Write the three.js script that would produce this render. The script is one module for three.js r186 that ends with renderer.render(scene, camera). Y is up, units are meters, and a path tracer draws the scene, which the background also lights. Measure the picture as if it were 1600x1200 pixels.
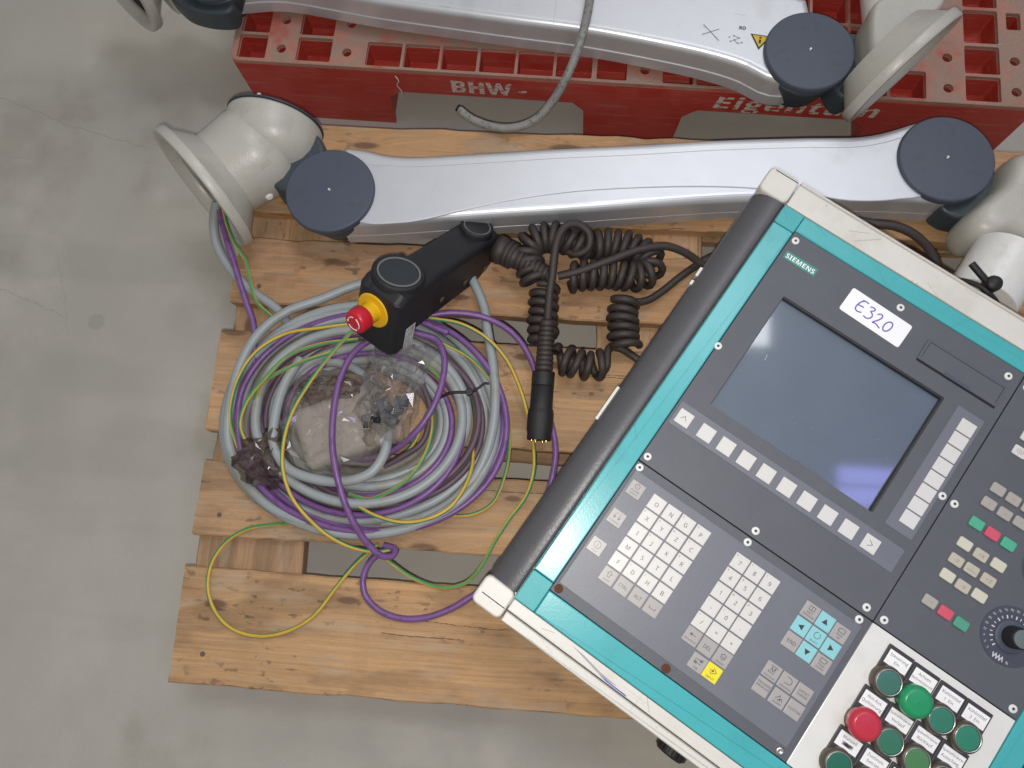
import * as THREE from 'three';
import { RoundedBoxGeometry } from 'three/addons/geometries/RoundedBoxGeometry.js';
import { mergeGeometries, mergeVertices } from 'three/addons/utils/BufferGeometryUtils.js';
import { RectAreaLightUniformsLib } from 'three/addons/lights/RectAreaLightUniformsLib.js';

// ---------- camera, hall light, exposure ----------
// metres; x runs along the wooden pallet, z towards its front edge, the concrete floor is y = 0
const scene = new THREE.Scene();
const camera = new THREE.PerspectiveCamera(53.13, 4 / 3, 0.05, 60);
camera.position.set(0.47415, 1.16477, 0.62565);
camera.up.set(-0.056945, 0.233383, -0.970716);
camera.lookAt(0.47415 - 0.0577787, 1.16477 - 0.9714346, 0.62565 - 0.230166);
const renderer = new THREE.WebGLRenderer({ antialias: true });
renderer.toneMapping = THREE.LinearToneMapping;
renderer.toneMappingExposure = 0.815;
renderer.shadowMap.enabled = true;
RectAreaLightUniformsLib.init();
scene.background = new THREE.Color().setRGB(0.33, 0.325, 0.315);      // even light of the hall
// the phone's flash, beside the lens
const flash = new THREE.PointLight(new THREE.Color(1, 0.96, 0.9), 1.95, 0, 2);
flash.position.set(0.467, 1.166, 0.645);
flash.castShadow = true; flash.shadow.radius = 0.25; flash.name = 'phone_flash';
scene.add(flash);
// roof lights of the hall: [x, z, width, depth, r, g, b, strength]
const roofLights = [
  [1.36, -0.95, 1.3, 0.75, 0.90, 0.93, 1.0, 15.0],
  [2.90, 0.55, 0.8, 0.6, 0.34, 0.34, 1.0, 11.0],
  [1.9, -3.2, 3.4, 2.0, 0.96, 0.97, 1.0, 2.2],
];

// ---------- helpers ----------
function rng(seed) { let s = seed >>> 0; return () => { s = (s + 0x6D2B79F5) >>> 0; let t = s; t = Math.imul(t ^ (t >>> 15), t | 1); t ^= t + Math.imul(t ^ (t >>> 7), t | 61); return ((t ^ (t >>> 14)) >>> 0) / 4294967296; }; }
const hash = (x, y, s) => { let h = Math.imul(x, 374761393) + Math.imul(y, 668265263) + Math.imul(s, 1442695041); h = Math.imul(h ^ (h >>> 13), 1274126177); return ((h ^ (h >>> 16)) >>> 0) / 4294967296; };
function vnoise(x, y, s, px = 1 << 20, py = 1 << 20) {
  const xi = Math.floor(x), yi = Math.floor(y), fx = x - xi, fy = y - yi;
  const u = fx * fx * (3 - 2 * fx), v = fy * fy * (3 - 2 * fy);
  const m = (a, n) => ((a % n) + n) % n;
  const x0 = m(xi, px), x1 = m(xi + 1, px), y0 = m(yi, py), y1 = m(yi + 1, py);
  const a = hash(x0, y0, s), b = hash(x1, y0, s), c = hash(x0, y1, s), d = hash(x1, y1, s);
  return a + (b - a) * u + (c - a) * v + (a - b - c + d) * u * v;
}
function fbm(x, y, s, o = 4, px, py) { let v = 0, a = 0.5, n = 0; for (let i = 0; i < o; i++) { v += a * vnoise(x, y, s + i * 17, px, py); n += a; x *= 2; y *= 2; if (px) { px *= 2; py *= 2; } a *= 0.5; } return v / n; }
const sm = (a, b, x) => { const t = Math.min(1, Math.max(0, (x - a) / (b - a))); return t * t * (3 - 2 * t); };
const mix = (a, b, t) => a + (b - a) * t;
const toS = (l) => { l = Math.min(1, Math.max(0, l)); return Math.round(255 * (l <= 0.0031308 ? 12.92 * l : 1.055 * Math.pow(l, 1 / 2.4) - 0.055)); };
function colorTex(w, h, fn, rx = 1, ry = 1) {          // fn(x, y) -> linear [r, g, b]
  const d = new Uint8Array(w * h * 4);
  for (let y = 0; y < h; y++) for (let x = 0; x < w; x++) { const c = fn(x, y), i = (y * w + x) * 4; d[i] = toS(c[0]); d[i + 1] = toS(c[1]); d[i + 2] = toS(c[2]); d[i + 3] = 255; }
  const t = new THREE.DataTexture(d, w, h); t.colorSpace = THREE.SRGBColorSpace; return finish(t, rx, ry);
}
function greyTex(w, h, fn, rx = 1, ry = 1) {
  const d = new Uint8Array(w * h * 4);
  for (let y = 0; y < h; y++) for (let x = 0; x < w; x++) { const c = Math.round(255 * Math.min(1, Math.max(0, fn(x, y)))), i = (y * w + x) * 4; d[i] = d[i + 1] = d[i + 2] = c; d[i + 3] = 255; }
  return finish(new THREE.DataTexture(d, w, h), rx, ry);
}
function finish(t, rx, ry) { t.wrapS = t.wrapT = THREE.RepeatWrapping; t.magFilter = THREE.LinearFilter; t.minFilter = THREE.LinearMipmapLinearFilter; t.generateMipmaps = true; t.repeat.set(rx, ry); t.needsUpdate = true; return t; }
const rgb = (r, g, b) => new THREE.Color().setRGB(r, g, b);
const taken = {};
function numbered(n) { if (!(n in taken)) { taken[n] = 0; return n; } taken[n]++; return n + '_' + String(taken[n]).padStart(3, '0'); }
function thing(name, label, category, pos = [0, 0, 0], group, kind) {
  const o = new THREE.Group(); o.name = numbered(name); o.position.set(...pos); o.userData = { label, category };
  if (group) o.userData.group = group; if (kind) o.userData.kind = kind; scene.add(o); return o;
}
// world: geometry given in world axes, moved into its (unturned) thing
function part(name, geo, mat, parent, local = false, label) {
  const m = new THREE.Mesh(geo, mat); m.name = name; m.castShadow = m.receiveShadow = true;
  if (!local) { let p = parent; const q = new THREE.Vector3(); while (p && p !== scene) { q.add(p.position); p = p.parent; } geo.translate(-q.x, -q.y, -q.z); }
  if (label) m.userData.label = label; parent.add(m); return m;
}
function single(name, geo, mat, label, category, group, kind) {
  const m = new THREE.Mesh(geo, mat); m.name = numbered(name); m.castShadow = m.receiveShadow = true;
  geo.computeBoundingBox(); const b = geo.boundingBox, c = [(b.min.x + b.max.x) / 2, b.min.y, (b.min.z + b.max.z) / 2];
  geo.translate(-c[0], -c[1], -c[2]); m.position.set(...c);
  m.userData = { label, category }; if (group) m.userData.group = group; if (kind) m.userData.kind = kind; scene.add(m); return m;
}
function boxUV(g0) {                                    // uv in metres from the axis a face points along
  const g = g0.index ? g0.toNonIndexed() : g0, p = g.attributes.position, uv = new Float32Array(p.count * 2);
  const a = new THREE.Vector3(), b = new THREE.Vector3(), c = new THREE.Vector3();
  for (let i = 0; i < p.count; i += 3) {
    a.fromBufferAttribute(p, i); b.fromBufferAttribute(p, i + 1); c.fromBufferAttribute(p, i + 2);
    b.sub(a); c.sub(a); b.cross(c); const ax = Math.abs(b.x), ay = Math.abs(b.y), az = Math.abs(b.z);
    for (let k = i; k < i + 3; k++) { const x = p.getX(k), y = p.getY(k), z = p.getZ(k); if (ay >= ax && ay >= az) { uv[2 * k] = x; uv[2 * k + 1] = z; } else if (ax > az) { uv[2 * k] = z; uv[2 * k + 1] = y; } else { uv[2 * k] = x; uv[2 * k + 1] = y; } }
  }
  g.setAttribute('uv', new THREE.BufferAttribute(uv, 2)); return g;
}
function shapeOf(pts) { const s = new THREE.Shape(); pts.forEach(([x, z], i) => (i ? s.lineTo(x, -z) : s.moveTo(x, -z))); s.closePath(); return s; }
function slab(pts, y0, y1, bev = 0.001, seg = 2, holes = [], bevT) {     // plan outline [[x, z]...] between two heights
  const s = pts.isShape ? pts : shapeOf(pts); for (const h of holes) s.holes.push(h.isPath ? h : shapeOf(h));
  const bt = bevT ?? bev;
  const g = new THREE.ExtrudeGeometry(s, { depth: Math.max(1e-4, y1 - y0 - 2 * bt), bevelEnabled: bev > 0, bevelSize: bev, bevelThickness: bt, bevelOffset: -bev, bevelSegments: seg, curveSegments: 24 });
  g.rotateX(-Math.PI / 2); g.translate(0, y0 + bt, 0); return boxUV(g);
}
function pillow(pts, y0, y1, flat = 0.55, nr = 12) {      // rounded casting over a plan outline: rings drawn in towards the middle
  const cx = pts.reduce((a, p) => a + p[0], 0) / pts.length, cz = pts.reduce((a, p) => a + p[1], 0) / pts.length, n = pts.length, pos = [], idx = [], ym = (y0 + y1) / 2, h = (y1 - y0) / 2;
  for (let i = 0; i <= nr; i++) { const a = (i / nr) * Math.PI - Math.PI / 2, c = Math.pow(Math.max(0, Math.cos(a)), flat), sn = Math.sign(Math.sin(a)) * Math.pow(Math.abs(Math.sin(a)), 0.8); for (const [x, z] of pts) pos.push(cx + (x - cx) * c, ym + h * sn, cz + (z - cz) * c); }
  for (let i = 0; i < nr; i++) for (let k = 0; k < n; k++) { const a = i * n + k, b = i * n + (k + 1) % n; idx.push(a, a + n, b, b, a + n, b + n); }
  const g = new THREE.BufferGeometry(); g.setAttribute('position', new THREE.Float32BufferAttribute(pos, 3)); g.setIndex(idx); g.computeVertexNormals();
  const p = g.attributes.position, N = g.attributes.normal; let dot = 0; for (let i = n * 3; i < n * 4; i++) dot += N.getX(i) * (p.getX(i) - cx) + N.getZ(i) * (p.getZ(i) - cz); if (dot < 0) { const x = g.index.array; for (let i = 0; i < x.length; i += 3) [x[i], x[i + 1]] = [x[i + 1], x[i]]; g.computeVertexNormals(); }
  return boxUV(g);
}
function rrect(x0, z0, x1, z1, r = 0.001, n = 3) {
  const o = []; for (const [cx, cz, a] of [[x1 - r, z1 - r, 0], [x0 + r, z1 - r, 1], [x0 + r, z0 + r, 2], [x1 - r, z0 + r, 3]]) for (let i = 0; i <= n; i++) { const t = (a + i / n) * Math.PI / 2; o.push([cx + r * Math.cos(t), cz + r * Math.sin(t)]); }
  return o;
}
function circ(x, z, r, n = 24) { const o = []; for (let i = 0; i < n; i++) o.push([x + r * Math.cos(i / n * 2 * Math.PI), z + r * Math.sin(i / n * 2 * Math.PI)]); return o; }
function smooth(pts, n = 60, closed = false) { return new THREE.CatmullRomCurve3(pts.map((p) => new THREE.Vector3(p[0], 0, p[1])), closed, 'centripetal').getSpacedPoints(n).slice(0, closed ? n : n + 1).map((p) => [p.x, p.z]); }
const V3 = (p) => new THREE.Vector3(...p);
function tube(pts, r, n, rad = 10, closed = false) {
  const c = new THREE.CatmullRomCurve3(pts.map(V3), closed, 'centripetal'), len = c.getLength();
  const g = new THREE.TubeGeometry(c, n ?? Math.max(12, Math.round(len / (r * 1.2))), r, rad, closed), uv = g.attributes.uv;
  for (let i = 0; i < uv.count; i++) uv.setX(i, uv.getX(i) * len);
  if (closed) return g;
  const caps = [g.toNonIndexed()];
  for (const [t, s] of [[0, -1], [1, 1]]) { const e = new THREE.CircleGeometry(r, rad); e.applyQuaternion(new THREE.Quaternion().setFromUnitVectors(new THREE.Vector3(0, 0, 1), c.getTangentAt(t).multiplyScalar(s))); const q = c.getPointAt(t); e.translate(q.x, q.y, q.z); caps.push(e.toNonIndexed()); }
  return mergeGeometries(caps);
}
function lathe(profile, at, axis, n = 40) {            // profile [[r, h]...] along axis from at
  const g = new THREE.LatheGeometry(profile.map(([r, h]) => new THREE.Vector2(r, h)), n);
  g.applyQuaternion(new THREE.Quaternion().setFromUnitVectors(new THREE.Vector3(0, 1, 0), V3(axis).normalize())); g.translate(...at); return g;
}
function textOn(w, h, draw) { const c = document.createElement('canvas'); c.width = w; c.height = h; const x = c.getContext('2d'); draw(x, w, h); const t = new THREE.CanvasTexture(c); t.colorSpace = THREE.SRGBColorSpace; t.magFilter = THREE.LinearFilter; return t; }
const std = (o) => new THREE.MeshStandardMaterial(o), phys = (o) => new THREE.MeshPhysicalMaterial(o);

// ---------- shared surface grain ----------
const grain = greyTex(512, 512, (x, y) => 0.5 * fbm(x / 8, y / 8, 3, 3, 64, 64) + 0.5 * hash(x, y, 9), 1 / 0.12, 1 / 0.12);
const castGrain = greyTex(256, 256, (x, y) => fbm(x / 4, y / 4, 5, 3, 64, 64), 1 / 0.10, 1 / 0.10);
function scuffTex(seed, lo, tint, size, specks, scratches) {   // handling marks: specks, scuffs and hairline scratches
  const N = 512, base = new Float32Array(N * N).fill(1), r = rng(seed);
  for (let i = 0; i < scratches; i++) { let x = r() * N, y = r() * N; const a = r() * 6.28, l = 8 + r() * 60, v = lo + r() * (1 - lo); for (let k = 0; k < l; k++) { const xi = Math.floor(x + Math.cos(a) * k + N) % N, yi = Math.floor(y + Math.sin(a) * k + N) % N; base[((yi + N) % N) * N + (xi + N) % N] *= v; } }
  for (let i = 0; i < specks; i++) { const x = Math.floor(r() * N), y = Math.floor(r() * N), q = r() < 0.85 ? 1 : 2, v = lo + r() * (1 - lo); for (let a = 0; a < q; a++) for (let b = 0; b < q; b++) base[((y + a) % N) * N + (x + b) % N] *= v; }
  return colorTex(N, N, (x, y) => { const n = 0.93 + 0.07 * fbm(x / 32, y / 32, seed, 5, 16, 16) + 0.03 * (hash(x, y, seed) - 0.5), d = base[y * N + x], k = 1 - sm(0.62, 0.8, fbm(x / 64, y / 64, seed + 5, 5, 8, 8)) * 0.16; return [n * mix(tint[0], 1, d * k), n * mix(tint[1], 1, d * k), n * mix(tint[2], 1, d * k)]; }, 1 / size, 1 / size);
}
const dirtPale = scuffTex(11, 0.35, [0.45, 0.40, 0.33], 0.30, 140, 26);
const dirtFrame = scuffTex(57, 0.25, [0.42, 0.36, 0.27], 0.34, 420, 60);
const dirtDark = scuffTex(23, 0.8, [1.8, 1.75, 1.6], 0.25, 260, 40);
const dirtSilver = scuffTex(31, 0.3, [0.5, 0.47, 0.42], 0.42, 90, 10);

// ---------- materials ----------
const M = {
  silver: phys({ color: rgb(0.69, 0.705, 0.74), metalness: 0.5, roughness: 0.40, map: dirtSilver, clearcoat: 0.3, clearcoatRoughness: 0.3 }),
  slate: phys({ color: rgb(0.072, 0.087, 0.122), roughness: 0.46, map: dirtPale, bumpMap: grain, bumpScale: 0.00008 }),
  slateDark: phys({ color: rgb(0.046, 0.062, 0.075), roughness: 0.42, map: dirtPale }),
  cast: phys({ color: rgb(0.50, 0.485, 0.435), roughness: 0.38, map: dirtPale, bumpMap: castGrain, bumpScale: 0.0003, clearcoat: 0.25, clearcoatRoughness: 0.3 }),
  cream: phys({ color: rgb(0.73, 0.71, 0.655), roughness: 0.42, map: dirtFrame, bumpMap: grain, bumpScale: 0.00006 }),
  whitePaint: phys({ color: rgb(0.80, 0.80, 0.77), roughness: 0.3, map: dirtPale, clearcoat: 0.4, clearcoatRoughness: 0.15 }),
  bar: phys({ color: rgb(0.088, 0.088, 0.096), roughness: 0.38, map: dirtDark, bumpMap: castGrain, bumpScale: 0.00016 }),
  teal: phys({ color: rgb(0.075, 0.45, 0.48), roughness: 0.27, map: dirtPale, bumpMap: castGrain, bumpScale: 0.00004 }),
  tealCorner: phys({ color: rgb(0.075, 0.43, 0.455), roughness: 0.5, map: dirtPale, bumpMap: grain, bumpScale: 0.0001 }),
  panel: phys({ color: rgb(0.104, 0.111, 0.130), roughness: 0.50, map: dirtDark, bumpMap: grain, bumpScale: 0.00022 }),
  foil: phys({ color: rgb(0.165, 0.175, 0.205), roughness: 0.40, map: dirtDark, bumpMap: grain, bumpScale: 0.00012 }),
  gap: std({ color: rgb(0.012, 0.012, 0.014), roughness: 0.8 }),
  black: phys({ color: rgb(0.014, 0.014, 0.017), roughness: 0.50, bumpMap: grain, bumpScale: 0.0002 }),
  rubber: phys({ color: rgb(0.045, 0.035, 0.032), roughness: 0.5, bumpMap: castGrain, bumpScale: 0.0001 }),
  steel: std({ color: rgb(0.62, 0.61, 0.58), metalness: 1, roughness: 0.32 }),
  washer: phys({ color: rgb(0.78, 0.78, 0.76), roughness: 0.4 }),
  rust: phys({ color: rgb(0.22, 0.09, 0.05), roughness: 0.75, bumpMap: castGrain, bumpScale: 0.0008 }),
  yellow: phys({ color: rgb(0.80, 0.46, 0.01), roughness: 0.4 }),
  red: phys({ color: rgb(0.55, 0.012, 0.028), roughness: 0.35 }),
};

// ---------- setting: concrete floor ----------
const concrete = (() => {
  const N = 2048, S = 3.2, r = rng(77), marks = new Float32Array(N * N);
  const crack = (pts, d) => { for (let i = 0; i + 1 < pts.length; i++) { const [a, b] = [pts[i], pts[i + 1]], L = Math.hypot(b[0] - a[0], b[1] - a[1]) / S * N; for (let k = 0; k < L; k++) { const t = k / L, x = (a[0] + (b[0] - a[0]) * t) / S * N + 3 * (vnoise(k / 9, i, 7) - 0.5), y = (a[1] + (b[1] - a[1]) * t) / S * N + 3 * (vnoise(k / 9, i, 8) - 0.5), xi = ((Math.floor(x) % N) + N) % N, yi = ((Math.floor(y) % N) + N) % N; marks[yi * N + xi] = Math.max(marks[yi * N + xi], d * (0.4 + 0.6 * r())); } } };
  crack([[-0.538,-0.1185],[-0.4614,-0.0923],[-0.404,-0.0695],[-0.3307,-0.0502],[-0.2467,-0.0292]], 0.55); crack([[-0.4557,0.236],[-0.3957,0.2575],[-0.3364,0.2787]], 0.6); crack([[-0.3707,0.169],[-0.3568,0.2082],[-0.3398,0.2522],[-0.3251,0.3066]], 0.35); crack([[-0.269,-0.2817],[-0.2638,-0.2993],[-0.2553,-0.305]], 0.5);
  { const [px, pz] = [[-0.2809,0.2844]][0]; for (let j = -9; j <= 9; j++) for (let i = -9; i <= 9; i++) if (i * i + j * j < 72 + 14 * r()) { const xi = ((Math.floor(px / S * N + i) % N) + N) % N, yi = ((Math.floor(pz / S * N + j) % N) + N) % N; marks[yi * N + xi] = Math.max(marks[yi * N + xi], 0.2 + 0.1 * r()); } }
  for (let k = 0; k < 9; k++) {                          // hairline cracks and scrapes
    let x = r() * N, y = r() * N, a = r() * 6.28; const L = 30 + r() * 160, d = 0.2 + r() * 0.3;
    for (let i = 0; i < L; i++) { a += (r() - 0.5) * 0.22; x += Math.cos(a); y += Math.sin(a); const xi = ((Math.floor(x) % N) + N) % N, yi = ((Math.floor(y) % N) + N) % N; marks[yi * N + xi] = Math.max(marks[yi * N + xi], d * (r() > 0.3 ? 1 : 0.3)); }
  }
  return colorTex(N, N, (x, y) => {
    const big = fbm(x / 256, y / 256, 41, 5, 8, 8), mid = fbm(x / 40, y / 56, 47, 4, 51, 37), fine = hash(x, y, 53), tr = fbm(x / 300 + 3, y / 60, 59, 4, 7, 34);
    let v = 0.445 * (0.87 + 0.23 * big) * (0.93 + 0.14 * mid) * (0.97 + 0.06 * fine);
    v *= 1 - 0.09 * sm(0.5, 0.72, tr);
    const oil = sm(0.60, 0.74, fbm(x / 120, y / 120, 61, 5, 17, 17)); v *= 1 - 0.13 * oil;
    v *= 1 - 0.55 * marks[y * N + x];
    const pale = sm(0.66, 0.8, fbm(x / 90 + 9, y / 70, 67, 4, 22, 29)); v *= 1 + 0.10 * pale;
    return [v * 1.03, v * (0.975 - 0.02 * oil), v * (0.86 - 0.05 * oil)];
  }, 1 / S, 1 / S);
})();
{
  const g = slab([[-3, -3], [4, -3], [4, 4], [-3, 4]], -0.1, 0, 0);
  const f = new THREE.Mesh(g, phys({ map: concrete, roughness: 0.62, bumpMap: grain, bumpScale: 0.0003 })); f.name = 'floor'; f.receiveShadow = true;
  f.userData = { kind: 'structure', label: 'stained grey concrete floor of the hall', category: 'floor' }; scene.add(f);
}

// ---------- wooden pallet ----------
function woodTex(seed, tone, dirt) {                     // 2048 x 256 texels on 1.2 m x 0.15 m
  const W = 1536, H = 256, r = rng(seed), knots = [];
  for (let i = 0; i < 7; i++) knots.push([r() * W, 20 + r() * (H - 40), 7 + r() * 9, 1.3 + r() * 0.8]);
  const marks = []; for (let i = 0; i < 16; i++) marks.push([r() * W, r() * H, 3 + r() * 26, 1 + r() * 4, (r() - 0.5) * 0.8, r()]);
  const warp = fbm, acc = new Float32Array(W * H);
  for (const [mx, my, l, w, a, d] of marks) for (let k = -l; k <= l; k++) for (let q = -w; q <= w; q++) { const x = Math.floor(mx + k * Math.cos(a) - q * Math.sin(a)), y = Math.floor(my + k * Math.sin(a) * 0.5 + q); if (x >= 0 && x < W && y >= 0 && y < H) { const e = (1 - Math.abs(k) / l) * (1 - Math.abs(q) / (w + 0.5)) * (0.3 + 0.7 * d) * (0.4 + 0.6 * hash(x >> 1, y, seed)); acc[y * W + x] = Math.max(acc[y * W + x], e); } }
  const cracks = []; for (let i = 0; i < 5; i++) cracks.push([r() * W, r() * H, 100 + r() * 420, r() * 9]);
  return colorTex(W, H, (x, y) => {
    let yy = y + 22 * (warp(x / 420, y / 90, seed + 1, 3) - 0.5), ring = 0, dark = 0;
    for (const [kx, ky, kr, el] of knots) { const dx = (x - kx) / (el * 1.5), dy = y - ky, d = Math.sqrt(dx * dx + dy * dy); if (d < kr * 7) { const p = Math.exp(-d * d / (kr * kr * 5)); yy += Math.sign(dy) * p * kr * 1.6; dark = Math.max(dark, sm(kr * 1.05, kr * 0.5, d) * 0.8); ring = Math.max(ring, p * 0.45); } }
    const g1 = vnoise(x / 240, yy / 5.5, seed + 3), g2 = vnoise(x / 90, yy / 1.6, seed + 4), g3 = vnoise(x / 14, yy / 1.1, seed + 5);
    let v = 0.82 + 0.20 * (g1 - 0.5) + 0.17 * (g2 - 0.5) + 0.13 * (g3 - 0.5) + 0.10 * (hash(x, y, seed) - 0.5);
    v *= 1 - 0.35 * ring;
    const blot = sm(0.47, 0.72, fbm(x / 90, y / 46, seed + 7, 5)), spots = sm(0.66, 0.78, fbm(x / 16, y / 11, seed + 8, 4)) * sm(0.45, 0.6, fbm(x / 160, y / 90, seed + 9, 3));
    const warm = fbm(x / 200, y / 70, seed + 11, 4);
    let c = [tone[0] * v * (0.86 + 0.3 * warm), tone[1] * v * (0.88 + 0.22 * warm), tone[2] * v * (0.98 + 0.02 * warm)];
    const k = dirt * (0.42 * blot + 0.6 * spots); c = [mix(c[0], 0.15, k), mix(c[1], 0.095, k), mix(c[2], 0.055, k)];
    const grey = sm(0.55, 0.8, fbm(x / 90 + 40, y / 30, seed + 13, 4)) * 0.45; c = [mix(c[0], 0.44, grey), mix(c[1], 0.35, grey), mix(c[2], 0.25, grey)];
    c = [mix(c[0], 0.13, dark), mix(c[1], 0.065, dark), mix(c[2], 0.035, dark)];
    if (seed === 101) { const ed = sm(26, 18, y + 7 * (fbm(x / 40, 1, 7, 4) - 0.5) + 5 * (vnoise(x / 7, 4, 9) - 0.5)) * (0.55 + 0.45 * fbm(x / 60, y / 8, 5, 4)); c = [mix(c[0], 0.66, ed), mix(c[1], 0.47, ed), mix(c[2], 0.39, ed)]; }
    const a = acc[y * W + x] * 0.55; c = [mix(c[0], 0.08, a), mix(c[1], 0.05, a), mix(c[2], 0.03, a)];
    for (const [cx, cy, l, ph] of cracks) if (x > cx && x < cx + l && Math.abs(y - cy - 5 * Math.sin(x / 70 + ph) - 2 * vnoise(x / 9, 3, seed)) < 0.8) c = c.map((q) => q * 0.28);
    return c;
  }, 1 / 1.2, 1 / 0.15);
}
const woodMats = [[101, [0.60, 0.350, 0.165], 0.7], [202, [0.55, 0.320, 0.160], 1.0], [303, [0.59, 0.362, 0.185], 0.9], [404, [0.53, 0.335, 0.180], 1.0], [505, [0.60, 0.366, 0.178], 1.0]].map(([s, t, d]) => std({ map: woodTex(s, t, d), roughness: 0.72, bumpMap: grain, bumpScale: 0.0004 }));
function plank(len, w, t, seed, chipEnd = 0.004) {      // a sawn board along x from 0, centred on z, top at y = 0
  const r = rng(seed), N = 56, prof = [];
  const e = 0.0022; for (const [z, y] of [[-w / 2, -t], [-w / 2, -e], [-w / 2 + e, 0], [w / 2 - e, 0], [w / 2, -e], [w / 2, -t]]) prof.push([z, y]);
  const pos = [], idx = [], K = prof.length, s = seed * 3.7;
  for (let i = 0; i <= N; i++) {
    const x = len * i / N;
    for (let k = 0; k < K; k++) {
      let [z, y] = prof[k]; const side = z < 0 ? 1 : 2;
      z += (vnoise(x * 26, side, seed) - 0.5) * 0.0028 + (vnoise(x * 130, side, seed + 3) - 0.5) * 0.0016;
      if (k > 0 && k < 5) y -= 0.0016 * Math.pow(vnoise(x * 60, side + 5, seed + 7), 3) * 2;
      let xx = x; if (i === 0) xx += (vnoise(z * 240 + s, 1, seed) - 0.5) * chipEnd + Math.abs(z) / w * chipEnd * (hash(k, 1, seed)); if (i === N) xx += (vnoise(z * 240 + s, 2, seed) - 0.5) * chipEnd;
      pos.push(xx, y, z);
    }
  }
  for (let i = 0; i < N; i++) for (let k = 0; k < K; k++) { const a = i * K + k, b = i * K + (k + 1) % K, c = a + K, d = b + K; idx.push(a, b, c, b, d, c); }
  for (const i of [0, N]) for (let k = 1; k < K - 1; k++) { const a = i * K; i ? idx.push(a, a + k + 1, a + k) : idx.push(a, a + k, a + k + 1); }
  const g = new THREE.BufferGeometry(); g.setAttribute('position', new THREE.Float32BufferAttribute(pos, 3)); g.setIndex(idx);
  const q = g.toNonIndexed(); q.computeVertexNormals(); return boxUV(q);
}
{
  const P = thing('wooden_pallet', 'worn pine pallet with nailed top boards lying on the concrete', 'pallet', [0, 0, 0]);
  const lanes = [[0, 0.145], [0.186, 0.1], [0.3275, 0.145], [0.514, 0.1], [0.655, 0.145]];
  lanes.forEach(([z, w], i) => { const g = plank(1.2 - (i === 1 ? 0.004 : 0), w, 0.022, 11 + i, i === 4 ? 0.008 : 0.005); const m = part('top_board', g, woodMats[i], P, true); m.position.set([0.006, 0.002, -0.003, 0.001, -0.002][i], 0.144 - 0.0006 * (i % 2), z + w / 2); m.rotation.y = [0.001, -0.0015, 0.001, 0.001, 0.0012][i]; });
  const cross = plank(0.796, 0.145, 0.0215, 41, 0.003); cross.rotateY(-Math.PI / 2);
  [0.0745, 0.6, 1.1255].forEach((x, i) => { const m = part('cross_board', cross, woodMats[3 - i], P, true); m.position.set(x, 0.1213, 0.002); });
  const block = boxUV(new RoundedBoxGeometry(0.145, 0.0775, 0.10, 2, 0.003)), blockW = boxUV(new RoundedBoxGeometry(0.145, 0.0775, 0.145, 2, 0.003));
  for (const x of [0.0745, 0.6, 1.1255]) for (const z of [0.054, 0.4, 0.746]) { const m = part('block', z === 0.4 ? blockW : block, woodMats[3], P, true); m.position.set(x, 0.061, z); }
  const run = plank(1.2, 0.1, 0.0215, 51), runW = plank(1.2, 0.145, 0.0215, 52);
  for (const z of [0.054, 0.4, 0.746]) { const m = part('bottom_board', z === 0.4 ? runW : run, woodMats[2], P, true); m.position.set(0, 0.0218, z); }
  const nail = new THREE.CylinderGeometry(0.0032, 0.0032, 0.0012, 10), nm = std({ color: rgb(0.16, 0.11, 0.08), metalness: 0.3, roughness: 0.7 }), r = rng(5);
  lanes.forEach(([z, w]) => { for (const x of [0.0745, 0.6, 1.1255]) for (const q of [-1, 1]) { if (r() < 0.45) continue; const m = part('nail', nail, nm, P, true); m.position.set(x + q * (0.03 + r() * 0.012), 0.1437, z + w * (q > 0 ? 0.3 : 0.7) + (r() - 0.5) * 0.012); } });
}

// ---------- red plastic pallet ----------
const redTex = (wear, seed) => colorTex(1024, 512, (x, y) => {
  const n = fbm(x / 60, y / 60, seed, 5, 17, 8), s = fbm(x / 150, y / 5, seed + 2, 4, 7, 102), f = hash(x, y, seed);
  const dust = Math.min(1, wear * (sm(0.16, 0.5, n) * 0.85) + (wear > 0.5 ? 0.16 : 0) + (1 - wear) * sm(0.66, 0.8, s) * 0.55 + 0.05 * f), k = 0.9 + 0.2 * (n - 0.5);
  const soil = wear > 0.5 ? sm(0.42, 0.62, fbm(x / 34, y / 34, seed + 21, 4, 30, 15)) * 0.7 : 0.06 * sm(0.4, 0.7, n);
  const sc = sm(0.70, 0.76, fbm(x / 40, y / 3, seed + 6, 3, 25, 170)) * (wear > 0.5 ? 0.25 : 0.4);
  let c = [mix(0.52, 0.44, dust) * k, mix(0.034, 0.225, dust) * k, mix(0.022, 0.165, dust) * k];
  c = [mix(c[0], 0.30, soil), mix(c[1], 0.225, soil), mix(c[2], 0.175, soil)];
  return [mix(c[0], 0.45, sc), mix(c[1], 0.19, sc), mix(c[2], 0.16, sc)];
}, 1 / 0.8, 1 / 0.4);
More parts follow.
